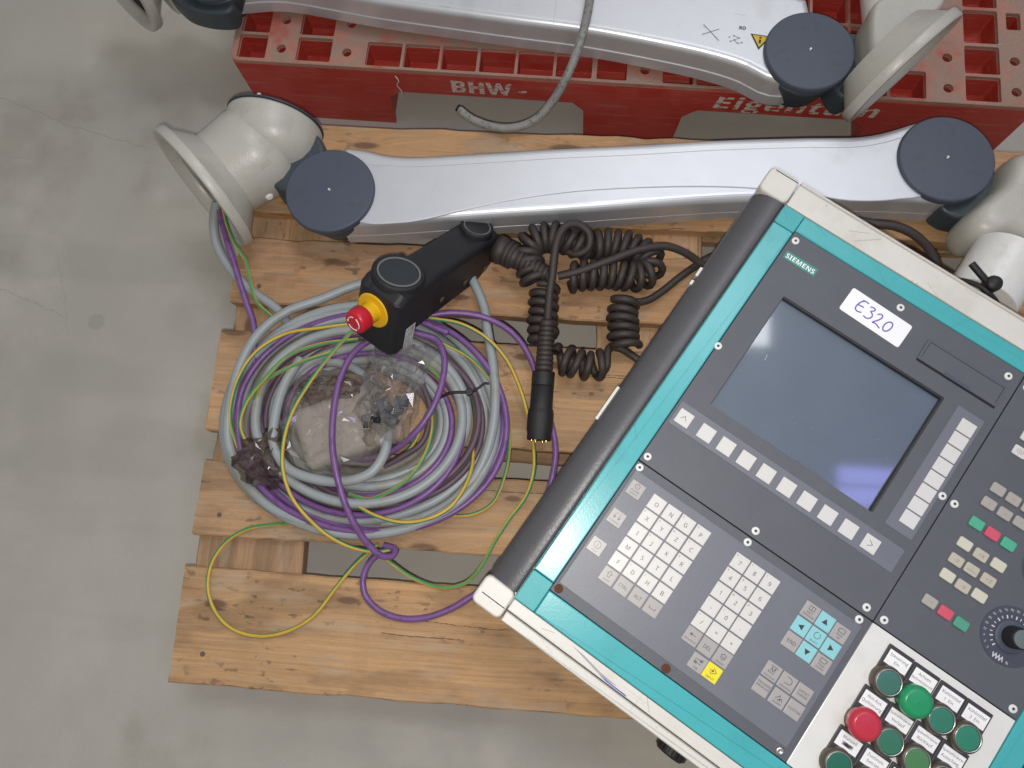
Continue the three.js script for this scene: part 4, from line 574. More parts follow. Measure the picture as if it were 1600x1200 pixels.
// ---------- spiral cord ----------
{
  const C = thing('spiral_cord', 'dark brown coiled spiral cord with plug heaped between pendant and control panel', 'spiral cord', [0.55, 0.144, 0.25]);
  const helix = (pts, R0, r, pitch, ph = 0) => {
    const c = new THREE.CatmullRomCurve3(pts.map(V3), false, 'centripetal'), L = c.getLength(), turns = L / pitch, n = Math.round(turns * 18), out = [];
    const fr = c.computeFrenetFrames(400, false), up = new THREE.Vector3(0, 1, 0);
    for (let i = 0; i <= n; i++) { const t = i / n, p = c.getPointAt(t), T = c.getTangentAt(t), B = new THREE.Vector3().crossVectors(T, up).normalize(), N = new THREE.Vector3().crossVectors(B, T), a = ph + t * turns * 2 * Math.PI, rr = R0 * (1 + 0.05 * Math.sin(i * 0.21)); p.addScaledVector(B, rr * Math.cos(a)).addScaledVector(N, rr * Math.sin(a)); p.y = Math.max(p.y, 0.1445 + r); out.push([p.x, p.y, p.z]); }
    const cc = new THREE.CatmullRomCurve3(out.map(V3), false, 'centripetal'); const g = new THREE.TubeGeometry(cc, n * 1, r, 9, false); return g;
  };
  const r = 0.0054;
  part('coil', helix([[0.4387,0.176,0.2458],[0.4256,0.178,0.2192],[0.4251,0.18,0.1964],[0.4454,0.18,0.1821],[0.4719,0.18,0.1818],[0.5033,0.176,0.1908],[0.5341,0.172,0.1846],[0.5653,0.17,0.1879],[0.5893,0.17,0.1999],[0.5933,0.17,0.2167],[0.5752,0.172,0.2296],[0.5443,0.176,0.2291],[0.5096,0.178,0.2336],[0.4837,0.176,0.2378]], 0.0172, r, 0.0126), M.rubber, C);
  part('coil', helix([[0.4502,0.166,0.2488],[0.4502,0.165,0.2783],[0.4501,0.164,0.3055],[0.4522,0.164,0.3264]], 0.0165, r, 0.0128, 1), M.rubber, C);
  part('coil', helix([[0.471,0.163,0.3521],[0.4856,0.164,0.3524],[0.5031,0.164,0.3568],[0.5203,0.164,0.3576],[0.5364,0.163,0.3528]], 0.0165, r, 0.0155, 2), M.rubber, C);
  part('coil', helix([[0.5589,0.164,0.2647],[0.5589,0.164,0.2904],[0.5606,0.164,0.3131],[0.5646,0.164,0.33]], 0.0172, r, 0.0122, 0.5), M.rubber, C);
  part('cord', tube([[0.468,0.192,0.2431],[0.4958,0.197,0.2363],[0.5335,0.198,0.2201],[0.5758,0.196,0.2005],[0.6106,0.19,0.1915],[0.6382,0.18,0.1951],[0.6622,0.168,0.2048],[0.7042,0.155,0.2238],[0.7397,0.152,0.2488]], r, 90, 10), M.rubber, C);
  part('cord', tube([[0.5481,0.168,0.2648],[0.5683,0.166,0.2649],[0.5905,0.16,0.2597],[0.6125,0.156,0.2431],[0.6343,0.154,0.2223],[0.6608,0.152,0.2002],[0.6962,0.151,0.1798],[0.7315,0.151,0.1684]], r, 70, 10), M.rubber, C);
  part('cord', tube([[0.5343,0.152,0.3652],[0.5398,0.166,0.357],[0.5399,0.166,0.3391],[0.5451,0.16,0.3281],[0.5583,0.158,0.3295],[0.5764,0.153,0.3379],[0.5986,0.151,0.3523],[0.6375,0.151,0.3634]], r, 50, 10), M.rubber, C);
  part('cord', tube([[0.4764,0.18,0.2005],[0.4923,0.186,0.207],[0.5071,0.194,0.1994],[0.5059,0.203,0.183],[0.4906,0.21,0.1749],[0.4753,0.214,0.1794],[0.4652,0.214,0.1974],[0.4614,0.208,0.2207],[0.4603,0.2,0.2448],[0.4581,0.194,0.2654],[0.4576,0.19,0.2866],[0.4572,0.187,0.3081]], r, 50, 10), M.rubber, C);
  { const q0 = V3([0.3816,0.185,0.2037]), q1 = V3([0.4629,0.188,0.2436]), dd = q1.clone().sub(q0), L = dd.length(), relief = []; const n = 12; for (let k = 0; k < n; k++) { const w = k < 3 ? 0.0185 : 0.0150 - (k - 3) * 0.0006, h = 0.010 + k * (L - 0.012) / n, e = (L - 0.012) / n; relief.push([w, h], [w, h + e * 0.6], [w - 0.003, h + e * 0.7], [w - 0.003, h + e * 0.96]); }
    part('strain_relief', lathe([[0.0005, 0], [0.020, 0], [0.020, 0.009], ...relief, [0.0005, L]], [q0.x, q0.y, q0.z], [dd.x, dd.y, dd.z], 32), M.rubber, C); }
  // plug: ribbed sleeve, clamp nut, shell
  const d = [-0.010, -0.10, 0.99], p0 = [0.4569,0.188,0.3039], rib = []; for (let k = 0; k < 10; k++) { const q = 0.0098 + k * 0.00025, h = 0.004 + k * 0.0066; rib.push([q, h], [q, h + 0.0042], [q - 0.0022, h + 0.0048], [q - 0.0022, h + 0.006]); }
  const sl = part('cord_sleeve', lathe([[0.0003, 0], [0.0085, 0.0], ...rib, [0.0125, 0.071]], p0, d, 28), M.rubber, C);
  part('plug_nut', lathe([[0.0003, 0.070], [0.0142, 0.070], [0.0150, 0.072], [0.0150, 0.088], [0.0142, 0.090], [0.0003, 0.090]], p0, d, 8), M.black, C);
  const pl = part('plug', lathe([[0.0003, 0.090], [0.0148, 0.090], [0.0150, 0.118], [0.0165, 0.122], [0.0172, 0.126], [0.0172, 0.148], [0.0160, 0.151], [0.0160, 0.160], [0.0145, 0.161], [0.0138, 0.154], [0.0003, 0.154]], p0, d, 36), M.black, C);
  const pins = []; for (let k = 0; k < 6; k++) { const a = k / 6 * 6.28; pins.push(lathe([[0.0014, 0.150], [0.0014, 0.162], [0.0003, 0.163]], [p0[0] + 0.0095 * Math.cos(a), p0[1] + 0.0095 * Math.sin(a), p0[2]], d, 8)); } part('pins', mergeGeometries(pins), std({ color: rgb(0.85, 0.6, 0.2), metalness: 1, roughness: 0.3 }), pl);
}

// ---------- cable coil ----------
const greyJ = colorTex(1024, 64, (x, y) => { const n = fbm(x / 30, y / 12, 15, 4, 34, 5), d = sm(0.52, 0.72, fbm(x / 14, y / 9, 18, 5, 73, 7)), e = sm(0.6, 0.75, fbm(x / 60, y / 30, 28, 4, 17, 2)); const v = 0.345 * (0.94 + 0.12 * n) * (1 - 0.16 * d * e); return [v * mix(0.91, 0.88, e), v * mix(1.0, 0.90, e), v * mix(1.02, 0.82, e)]; }, 1 / 0.5, 1);
const purpleJ = colorTex(512, 64, (x, y) => { const n = fbm(x / 20, y / 12, 35, 4, 26, 5), d = sm(0.55, 0.78, fbm(x / 16, y / 9, 38, 5, 32, 7)); const k = (0.85 + 0.3 * n) * (1 - 0.3 * d); return [0.185 * k, 0.085 * k, 0.255 * k]; }, 1 / 0.3, 1);
const plumJ = colorTex(256, 64, (x, y) => { const k = 0.75 + 0.5 * fbm(x / 16, y / 9, 45, 4, 16, 7); return [0.115 * k, 0.075 * k, 0.098 * k]; }, 1 / 0.2, 1);
const earthJ = (ph) => colorTex(512, 64, (x, y) => { const k = 0.85 + 0.3 * fbm(x / 12, y / 8, 55, 3, 42, 8), s = ((2 * y / 64 + x / 512 + ph) % 1 + 1) % 1; return s < 0.46 ? [0.055 * k, 0.27 * k, 0.105 * k] : [0.60 * k, 0.38 * k, 0.045 * k]; }, 1 / 0.55, 1);
const CM = { grey: phys({ map: greyJ, roughness: 0.42 }), stained: phys({ map: greyJ, color: rgb(0.55, 0.47, 0.40), roughness: 0.55 }), purple: phys({ map: purpleJ, roughness: 0.38 }), plum: phys({ map: plumJ, roughness: 0.5 }), earth: phys({ map: earthJ(0), roughness: 0.45 }), earthB: phys({ map: earthJ(0.5), roughness: 0.45 }), earthC: phys({ map: earthJ(0.25), roughness: 0.45 }) };
const cable = (name, pts, r, mat, label, n) => single(name, tube(pts, r, n, 12), mat, label, 'cable', 'cables of the coil on the wooden pallet');
const GR = 0.0066, PR = 0.0043, ER = 0.0026;
cable('grey_cable', [...[[-0.0185,0.19,0.158],[-0.0197,0.185,0.187],[-0.0137,0.175,0.2162],[0.0057,0.166,0.2454],[0.0403,0.16,0.2749],[0.0765,0.157,0.2975]], ...[[0.1082,0.1548,0.3264],[0.1567,0.1555,0.307],[0.2105,0.1552,0.3006],[0.2641,0.1541,0.3084],[0.3117,0.1524,0.329],[0.3497,0.1508,0.3594],[0.3762,0.1497,0.3965],[0.3903,0.1495,0.4375],[0.3904,0.1503,0.4801],[0.3754,0.1518,0.5205],[0.3464,0.1535,0.5549],[0.3065,0.1548,0.58],[0.2599,0.1556,0.5947],[0.2101,0.1555,0.5989],[0.16,0.1547,0.5929],[0.1122,0.1535,0.5763],[0.0708,0.1525,0.5488],[0.0409,0.1521,0.5119],[0.0262,0.1528,0.469],[0.0277,0.1544,0.4245],[0.0441,0.1567,0.3819],[0.0735,0.1593,0.3442],[0.1143,0.1616,0.3139],[0.1643,0.163,0.2943],[0.2192,0.1635,0.2885],[0.2732,0.1631,0.2977],[0.3206,0.1622,0.3203],[0.3579,0.1614,0.353],[0.3835,0.1611,0.3925],[0.3962,0.1616,0.4363],[0.3944,0.1629,0.4812],[0.3773,0.1648,0.5235],[0.3462,0.1666,0.5587],[0.3042,0.168,0.5834],[0.2564,0.1684,0.5972],[0.2058,0.1677,0.5999],[0.155,0.1661,0.5915],[0.1074,0.1639,0.5715],[0.0678,0.1618,0.5405],[0.0409,0.1603,0.5009],[0.0298,0.1596,0.4571],[0.0345,0.1598,0.4135],[0.0533,0.1605,0.3736],[0.0844,0.1614,0.3398],[0.1262,0.1618,0.3147],[0.1756,0.1614,0.3012],[0.2279,0.1601,0.3012],[0.2774,0.158,0.3143],[0.3194,0.1556,0.338],[0.3517,0.1534,0.3692],[0.3729,0.152,0.4051],[0.382,0.1516,0.4438],[0.3775,0.1521,0.4825],[0.359,0.1534,0.5178],[0.3285,0.1549,0.5465],[0.2894,0.1561,0.5665],[0.2459,0.1566,0.5793],[0.1988,0.1563,0.5814],[0.1525,0.1554,0.5719],[0.1115,0.1542,0.5517],[0.0791,0.1533,0.523],[0.0573,0.1532,0.4886],[0.0471,0.1541,0.4504],[0.0502,0.156,0.4109],[0.0677,0.1585,0.3735],[0.0986,0.161,0.3421],[0.1396,0.1631,0.3204],[0.1856,0.1642,0.3097],[0.2324,0.1645,0.3099]]], GR, CM.grey, 'thick grey cable wound in the wide outer turns of the coil', 560);
cable('grey_cable', [[0.2511,0.1565,0.3437],[0.2133,0.1558,0.3395],[0.1752,0.1544,0.3439],[0.1404,0.1526,0.3574],[0.1133,0.1512,0.3792],[0.0965,0.1505,0.4065],[0.0907,0.1508,0.4364],[0.0953,0.152,0.4663],[0.1092,0.1539,0.4945],[0.1319,0.1561,0.5189],[0.1622,0.158,0.5375],[0.1975,0.1592,0.5479],[0.2346,0.1597,0.5495],[0.2701,0.1596,0.5426],[0.302,0.1594,0.5284],[0.3288,0.1597,0.5078],[0.3483,0.1608,0.4817],[0.358,0.1629,0.4513],[0.3557,0.1659,0.4193],[0.3411,0.1693,0.389],[0.316,0.1726,0.3634],[0.283,0.1751,0.344],[0.2445,0.1767,0.332],[0.2028,0.1772,0.3286],[0.1612,0.1769,0.3352],[0.1242,0.1762,0.3523],[0.0963,0.1757,0.3786],[0.0805,0.1757,0.4108],[0.0769,0.1765,0.4453],[0.0833,0.1777,0.4795],[0.1038,0.1793,0.5098],[0.1325,0.1805,0.5343],[0.167,0.181,0.5517],[0.2054,0.1805,0.5607],[0.2448,0.1789,0.5599],[0.2817,0.1767,0.5493],[0.3126,0.1743,0.53],[0.3352,0.1724,0.5046],[0.3488,0.1712,0.4758],[0.3531,0.171,0.4456],[0.3473,0.1716,0.4158],[0.3311,0.1725,0.3889],[0.3052,0.1732,0.3675],[0.2724,0.1733,0.3539],[0.2362,0.1725,0.3486],[0.2,0.1708,0.351],[0.166,0.1687,0.3605],[0.1365,0.1666,0.3764],[0.1141,0.1651,0.3982],[0.1017,0.1646,0.4243],[0.1006,0.1652,0.452],[0.109,0.1666,0.479],[0.1279,0.1681,0.5023],[0.1537,0.1692,0.5204],[0.1838,0.1694,0.5325],[0.2161,0.1686,0.5381],[0.2488,0.1668,0.5366],[0.2793,0.1644,0.5274],[0.3045,0.162,0.5113],[0.322,0.1602,0.49],[0.331,0.1591,0.466],[0.3316,0.1591,0.4412],[0.3242,0.1597,0.4174],[0.3087,0.1606,0.3959],[0.2856,0.1611,0.3787],[0.2568,0.1609,0.3678],[0.2251,0.1599,0.3642],[0.1939,0.158,0.3678],[0.1655,0.1558,0.3775],[0.1416,0.1537,0.3925],[0.124,0.1524,0.4119],[0.1145,0.1522,0.4347],[0.1171,0.153,0.4587],[0.1259,0.1545,0.4814],[0.1419,0.1562,0.5016],[0.1642,0.1575,0.5178],[0.1913,0.158,0.5279],[0.2205,0.1575,0.5311],[0.2491,0.1562,0.5271],[0.2749,0.1545,0.5171],[0.2966,0.153,0.5021],[0.313,0.1521,0.4831],[0.3225,0.1521,0.461],[0.3233,0.1531,0.4375],[0.3149,0.1547,0.415],[0.2981,0.1564,0.3956],[0.2749,0.1576,0.3809],[0.2475,0.158,0.3714]], GR, CM.grey, 'thick grey cable wound in the narrow inner turns of the coil', 480);
cable('grey_cable', [[0.1288,0.18,0.3736],[0.1141,0.186,0.4115],[0.1089,0.19,0.456],[0.1126,0.19,0.4939],[0.1334,0.19,0.5218],[0.171,0.192,0.5345],[0.2133,0.194,0.5353],[0.2448,0.194,0.5218],[0.2583,0.192,0.4976],[0.2589,0.186,0.4673],[0.2471,0.178,0.4366],[0.2259,0.17,0.4011],[0.1978,0.166,0.3794],[0.1643,0.166,0.3732],[0.1338,0.162,0.3865],[0.1185,0.16,0.4229]], GR, CM.grey, 'thick grey cable looping tightly round the wrapped grey block', 200);
cable('grey_cable', [[0.3072,0.152,0.272],[0.2597,0.154,0.2467],[0.2149,0.157,0.2483],[0.1831,0.16,0.2597],[0.1396,0.166,0.2841],[0.0991,0.172,0.3052],[0.0688,0.176,0.335],[0.0492,0.178,0.3776],[0.0403,0.175,0.4308],[0.0402,0.168,0.482],[0.0637,0.166,0.5317],[0.109,0.168,0.5709],[0.1627,0.168,0.5904]], GR, CM.grey, 'thick grey cable arching from under the pendant around the outside of the coil', 160);
cable('grey_cable', [[0.2992,0.151,0.1851],[0.3344,0.153,0.2183],[0.3527,0.158,0.2481],[0.368,0.16,0.281],[0.3765,0.164,0.3188],[0.3874,0.17,0.365],[0.3942,0.172,0.4091],[0.3929,0.17,0.4606],[0.3793,0.166,0.5073],[0.3462,0.16,0.5505],[0.3014,0.155,0.5755],[0.2512,0.152,0.5869]], GR, CM.grey, 'thick grey cable rising along the coil side towards the spiral cord', 120);
cable('purple_cable', [...[[-0.012,0.19,0.1695],[0.002,0.19,0.2057],[0.0214,0.184,0.2519],[0.042,0.176,0.3004],[0.0534,0.172,0.3263],[0.0575,0.168,0.3516]], ...[[0.0549,0.152,0.4067],[0.0494,0.1534,0.4492],[0.0605,0.1551,0.4909],[0.0855,0.1569,0.5276],[0.1205,0.1581,0.5574],[0.1628,0.1585,0.5791],[0.2102,0.1581,0.5912],[0.2599,0.1573,0.592],[0.3077,0.1565,0.5805],[0.3489,0.1563,0.5576],[0.38,0.157,0.5259],[0.3996,0.1587,0.4885],[0.4069,0.1612,0.4479],[0.4008,0.164,0.4064],[0.3801,0.1665,0.3669],[0.345,0.1682,0.3338],[0.2986,0.1689,0.311],[0.246,0.1686,0.3008],[0.1925,0.1678,0.3033],[0.1422,0.1668,0.3176],[0.0988,0.1664,0.3431],[0.0666,0.1667,0.3784],[0.0499,0.1678,0.4208],[0.0518,0.1695,0.4655],[0.0658,0.1712,0.5083],[0.0946,0.1725,0.5454],[0.1347,0.173,0.5734],[0.1814,0.1725,0.5904],[0.2308,0.1712,0.5965],[0.28,0.1695,0.5921],[0.3264,0.168,0.5772],[0.3664,0.1671,0.5516],[0.3956,0.1672,0.5168],[0.4105,0.1682,0.476],[0.4101,0.1698,0.4333],[0.3955,0.1714,0.3922],[0.3683,0.1726,0.3552],[0.3297,0.173,0.3247],[0.2814,0.1723,0.304]]], PR, CM.purple, 'purple cable running from the flange foot into the outer turns', 420);
cable('purple_cable', [[0.2471,0.1685,0.333],[0.2036,0.1702,0.3319],[0.1614,0.1718,0.3406],[0.1236,0.1728,0.3588],[0.0939,0.1729,0.3857],[0.076,0.1721,0.4191],[0.0715,0.1705,0.4551],[0.0801,0.1688,0.4902],[0.0999,0.1674,0.5216],[0.1289,0.1668,0.5473],[0.1652,0.1671,0.5657],[0.206,0.1682,0.5747],[0.2476,0.1696,0.573],[0.2854,0.1709,0.5611],[0.3162,0.1715,0.5409],[0.3384,0.1711,0.515],[0.3514,0.1697,0.4854],[0.3545,0.1678,0.4539],[0.3468,0.1657,0.4226],[0.3282,0.1642,0.3948],[0.3008,0.1635,0.3735],[0.268,0.1639,0.3606],[0.2335,0.165,0.3563],[0.1998,0.1665,0.3598],[0.1689,0.1677,0.3706],[0.1428,0.1682,0.388],[0.1241,0.1678,0.4111],[0.1146,0.1666,0.4377],[0.1156,0.1649,0.4651],[0.124,0.1633,0.4911],[0.1402,0.1622,0.5145],[0.1636,0.1621,0.5335],[0.1928,0.1629,0.5462],[0.225,0.1644,0.5509],[0.257,0.1661,0.5473],[0.2858,0.1674,0.5363],[0.3095,0.168,0.5194],[0.3272,0.1676,0.4977],[0.3373,0.1663,0.4723],[0.3384,0.1646,0.4447],[0.3292,0.163,0.4175],[0.3106,0.1621,0.3939],[0.2848,0.1621,0.3761],[0.2547,0.1631,0.3652]], PR, CM.purple, 'purple cable wound among the inner grey turns', 300);
cable('purple_cable', [[0.3253,0.185,0.3282],[0.2728,0.19,0.3147],[0.2346,0.2,0.3423],[0.2095,0.206,0.3657],[0.1971,0.21,0.3952],[0.192,0.212,0.4385],[0.1949,0.212,0.4882],[0.2071,0.208,0.5356],[0.2257,0.196,0.5798],[0.2481,0.182,0.6111],[0.2663,0.172,0.6247],[0.2778,0.164,0.623],[0.2782,0.158,0.6148],[0.2627,0.154,0.6108]], PR, CM.purple, 'purple cable arching down over the plastic wrapped block', 180);
cable('purple_cable', [[0.2628,0.151,0.6173],[0.2475,0.151,0.6313],[0.2395,0.15,0.6513],[0.2437,0.15,0.6734],[0.2623,0.15,0.6911],[0.2923,0.15,0.7],[0.3249,0.15,0.6969],[0.3566,0.15,0.6836],[0.3878,0.15,0.6625],[0.4233,0.15,0.6425]], PR, CM.purple, 'purple cable curling across the bare front board to the panel corner', 120);
cable('purple_cable', [[0.2419,0.205,0.3213],[0.2852,0.2,0.3351],[0.313,0.198,0.3435],[0.3257,0.2,0.3679],[0.3257,0.202,0.4029],[0.314,0.2,0.4413],[0.2934,0.194,0.4708],[0.2637,0.18,0.4922],[0.2283,0.168,0.5028],[0.1903,0.156,0.4984]], PR, CM.purple, 'purple cable bending round beside the clear bag', 110);
cable('purple_cable', [[0.2363,0.178,0.3218],[0.2878,0.18,0.306],[0.3302,0.176,0.2968],[0.3737,0.17,0.2998],[0.4098,0.166,0.3175],[0.4343,0.162,0.3467],[0.4505,0.158,0.385],[0.4667,0.156,0.4276],[0.4777,0.154,0.4698],[0.4762,0.152,0.5036],[0.4669,0.15,0.546]], PR, CM.purple, 'purple cable arching from the coil past the cord plug', 150);
cable('grey_cable', [[0.2377,0.1515,0.3552],[0.2046,0.1531,0.3554],[0.1728,0.1542,0.3623],[0.1442,0.1545,0.3751],[0.121,0.1537,0.3933],[0.1059,0.1522,0.416],[0.101,0.1505,0.441],[0.107,0.1491,0.4657],[0.1226,0.1485,0.4878],[0.1455,0.1489,0.5057],[0.1736,0.1501,0.5185],[0.2049,0.1518,0.5252],[0.2371,0.1534,0.5249],[0.2669,0.1544,0.5173],[0.2914,0.1544,0.5031],[0.3086,0.1534,0.4843],[0.318,0.1519,0.4628],[0.3196,0.1502,0.4403],[0.3134,0.1489,0.4182],[0.2991,0.1485,0.3984],[0.2777,0.1491,0.383],[0.2513,0.1505,0.3739],[0.2229,0.1522,0.3715],[0.1952,0.1537,0.3752],[0.1698,0.1545,0.384],[0.1481,0.1543,0.3973],[0.1318,0.1532,0.4145],[0.1229,0.1515,0.4345],[0.1243,0.1499,0.4552],[0.1314,0.1487,0.475],[0.1453,0.1485,0.4927],[0.1655,0.1493,0.5069],[0.1906,0.1508,0.516],[0.218,0.1525,0.5188],[0.2446,0.1539,0.5153],[0.2685,0.1545,0.5064],[0.2881,0.1541,0.493],[0.3026,0.1528,0.4759],[0.3104,0.1511,0.456],[0.3101,0.1496,0.4348],[0.3013,0.1486,0.4146],[0.285,0.1486,0.3975],[0.2634,0.1496,0.385],[0.2383,0.1512,0.3776]], GR, CM.stained, 'brown stained grey cable in the lowest turns inside the coil', 240);
cable('grey_cable', [[0.2383,0.1503,0.3361],[0.1969,0.152,0.3337],[0.1564,0.1536,0.3418],[0.1211,0.1544,0.3598],[0.0948,0.1543,0.3855],[0.0791,0.1533,0.4158],[0.0742,0.1517,0.4479],[0.0799,0.15,0.4798],[0.0965,0.1488,0.5097],[0.1235,0.1485,0.535],[0.1592,0.1492,0.553],[0.1998,0.1507,0.5619],[0.2414,0.1524,0.5616],[0.281,0.1538,0.5527],[0.3165,0.1545,0.5361],[0.3455,0.1542,0.5119],[0.3651,0.153,0.4809],[0.372,0.1513,0.4454],[0.365,0.1497,0.4089],[0.3447,0.1487,0.3752],[0.3138,0.1486,0.347],[0.2746,0.1495,0.3264],[0.2295,0.151,0.3155],[0.1817,0.1527,0.3163],[0.1364,0.154,0.3301],[0.0989,0.1545,0.3557],[0.073,0.154,0.3898],[0.0599,0.1527,0.4284],[0.056,0.1509,0.4686],[0.0711,0.1494,0.5071],[0.0989,0.1486,0.5399],[0.1358,0.1487,0.5649],[0.1788,0.1497,0.5814],[0.2252,0.1514,0.5881],[0.2718,0.153,0.5839],[0.3146,0.1542,0.5682],[0.3491,0.1545,0.5422],[0.3725,0.1538,0.5088],[0.384,0.1523,0.4709],[0.3834,0.1506,0.4312],[0.3704,0.1492,0.3921],[0.3444,0.1485,0.3568],[0.3065,0.1488,0.3295],[0.2603,0.15,0.3139]], GR, CM.stained, 'brown stained grey cable under the middle turns of the coil', 260);
for (const [pts, lab] of [[[[0.2619,0.1608,0.3228],[0.2169,0.1609,0.3206],[0.1734,0.1601,0.3301],[0.1359,0.1586,0.3497],[0.1073,0.1569,0.3769],[0.0891,0.1555,0.4092],[0.0825,0.155,0.4444],[0.089,0.1555,0.48],[0.109,0.1569,0.5125],[0.1402,0.1589,0.5382],[0.1786,0.1608,0.555],[0.22,0.1621,0.5624],[0.2614,0.1626,0.561],[0.3005,0.1622,0.551],[0.3349,0.1612,0.5326],[0.3611,0.1601,0.5065],[0.3762,0.1596,0.475],[0.3787,0.1599,0.4416],[0.3695,0.1613,0.4094],[0.3501,0.1634,0.3809],[0.322,0.1658,0.3575],[0.2867,0.1678,0.3412],[0.2464,0.1691,0.3341],[0.2051,0.1694,0.3374],[0.1672,0.1687,0.3507],[0.1364,0.1674,0.3718],[0.1142,0.1661,0.3985],[0.1019,0.1652,0.4286],[0.1011,0.1651,0.4604],[0.1139,0.1659,0.4906],[0.1361,0.1674,0.5169],[0.1657,0.1691,0.5379],[0.2012,0.1705,0.5518],[0.24,0.171,0.5568],[0.2784,0.1705,0.5521],[0.3128,0.1692,0.5383],[0.3408,0.1675,0.5174],[0.3609,0.166,0.4913],[0.3721,0.1651,0.4616],[0.3731,0.1652,0.4301],[0.3622,0.1662,0.3995],[0.3397,0.1678,0.3729],[0.3079,0.1694,0.3534],[0.2703,0.1707,0.3423]], 'dull plum coloured cable wound under the grey turns'], [[[0.2546,0.1588,0.3376],[0.2118,0.1574,0.334],[0.1703,0.157,0.3403],[0.1331,0.1576,0.3554],[0.1031,0.159,0.3782],[0.0835,0.1608,0.4074],[0.0769,0.1623,0.44],[0.0839,0.163,0.4724],[0.1026,0.1626,0.501],[0.1301,0.1614,0.5241],[0.164,0.1596,0.5406],[0.2025,0.158,0.5494],[0.2431,0.1571,0.5491],[0.2819,0.1572,0.5391],[0.3147,0.1583,0.5203],[0.3384,0.1599,0.4949],[0.3519,0.1616,0.4656],[0.3548,0.1628,0.4344],[0.3463,0.1629,0.4031],[0.3258,0.1621,0.3743],[0.2942,0.1605,0.3515],[0.2546,0.1588,0.3376]], 'dull plum coloured cable beside the inner purple turns'], [[[0.2943,0.166,0.3961],[0.3083,0.168,0.4309],[0.3018,0.166,0.4741],[0.2734,0.162,0.4966],[0.2526,0.158,0.5101]], 'dull plum coloured cable end inside the coil']]) cable('plum_cable', pts, 0.0040, CM.plum, lab);
const earths = [
  [[[0.273,0.21,0.2811],[0.2434,0.22,0.3068],[0.2057,0.216,0.341],[0.1782,0.214,0.3767],[0.1554,0.214,0.4158],[0.1381,0.212,0.4543],[0.1318,0.21,0.4918],[0.1354,0.208,0.5281],[0.1477,0.2,0.5588],[0.1685,0.19,0.5832],[0.1962,0.176,0.6048],[0.2259,0.166,0.6169],[0.2566,0.16,0.6195],[0.2733,0.154,0.615]], 'green and yellow wire lying over the wrapped grey block'],
  [[[0.2546,0.151,0.6195],[0.2744,0.15,0.6327],[0.2991,0.149,0.6472],[0.3266,0.148,0.6565],[0.3516,0.148,0.6579],[0.3741,0.148,0.6492],[0.3908,0.149,0.6288],[0.4052,0.15,0.5978],[0.4222,0.15,0.5671],[0.4427,0.15,0.535],[0.4507,0.151,0.5009],[0.4475,0.154,0.4631],[0.4376,0.16,0.4258],[0.4233,0.166,0.3885],[0.4041,0.172,0.3557],[0.3767,0.178,0.3303],[0.3413,0.184,0.3144],[0.2977,0.186,0.3093]], 'green and yellow wire swinging in a long bow past the panel corner'],
  [[[0.1357,0.15,0.5912],[0.1061,0.15,0.5948],[0.0766,0.149,0.6026],[0.0504,0.1475,0.6217],[0.0359,0.1472,0.6508],[0.0366,0.1472,0.6816],[0.0504,0.1472,0.7087],[0.0756,0.1472,0.7284],[0.1128,0.1472,0.7351],[0.1492,0.1472,0.7262],[0.1799,0.1472,0.7051],[0.2046,0.1473,0.6682],[0.2245,0.149,0.6402],[0.2401,0.152,0.6237],[0.2555,0.16,0.6099]], 'green and yellow wire looping out over the bare front board'],
  [[[0.1946,0.178,0.3196],[0.1508,0.184,0.3303],[0.1045,0.186,0.3426],[0.0702,0.186,0.3679],[0.0508,0.184,0.4014],[0.0432,0.18,0.4362],[0.0436,0.174,0.4655],[0.0576,0.17,0.4985]], 'green and yellow wire on the outer shoulder of the coil'],
  [[[0.2056,0.186,0.3441],[0.1557,0.19,0.3553],[0.116,0.194,0.3747],[0.091,0.196,0.4065],[0.0694,0.194,0.4403],[0.064,0.19,0.4715],[0.0731,0.18,0.4948]], 'green and yellow wire between two purple turns'],
  [[[0.176,0.182,0.3608],[0.1323,0.188,0.381],[0.1009,0.19,0.4001],[0.083,0.188,0.4138],[0.0744,0.18,0.4343]], 'green and yellow wire tucked behind the inner grey turns'],
  [[[0.2146,0.176,0.5498],[0.2408,0.178,0.5548],[0.2617,0.182,0.5473],[0.2891,0.184,0.5277],[0.3086,0.184,0.4975],[0.3159,0.182,0.4631],[0.313,0.176,0.4322]], 'green and yellow wire hugging the innermost grey turn'],
  [[[0.2305,0.182,0.5656],[0.2529,0.185,0.5749],[0.2867,0.186,0.5815],[0.3189,0.186,0.5762],[0.346,0.185,0.5607],[0.3617,0.182,0.5375],[0.3699,0.172,0.5087],[0.3694,0.158,0.4772]], 'green and yellow wire lying across the lower grey turns'],
  [[[-0.0082,0.19,0.1644],[0.0037,0.19,0.1931],[0.0177,0.188,0.2175],[0.0341,0.184,0.2398],[0.0403,0.178,0.2599],[0.0512,0.17,0.2922],[0.0747,0.164,0.3123]], 'green and yellow wire hanging from the flange foot'],
  [[[0.3165,0.176,0.3394],[0.357,0.174,0.3589],[0.3894,0.17,0.3915],[0.4108,0.164,0.4326],[0.4169,0.158,0.4742],[0.4126,0.154,0.5122],[0.3997,0.151,0.5463],[0.3756,0.15,0.5628],[0.3422,0.15,0.5675]], 'thin green and brown wire along the coil side beside the spiral cord'],
  [[[0.2891,0.18,0.3645],[0.3214,0.174,0.3964],[0.3031,0.168,0.4399],[0.2912,0.164,0.4744],[0.2692,0.16,0.5008],[0.2446,0.158,0.5149]], 'yellow wire end half hidden inside the coil'],
];
earths.forEach(([p, l], i) => cable('earth_wire', p, i === 9 ? 0.0022 : ER, [CM.earth, CM.earth, CM.earthC, CM.earthB][i % 4], l));
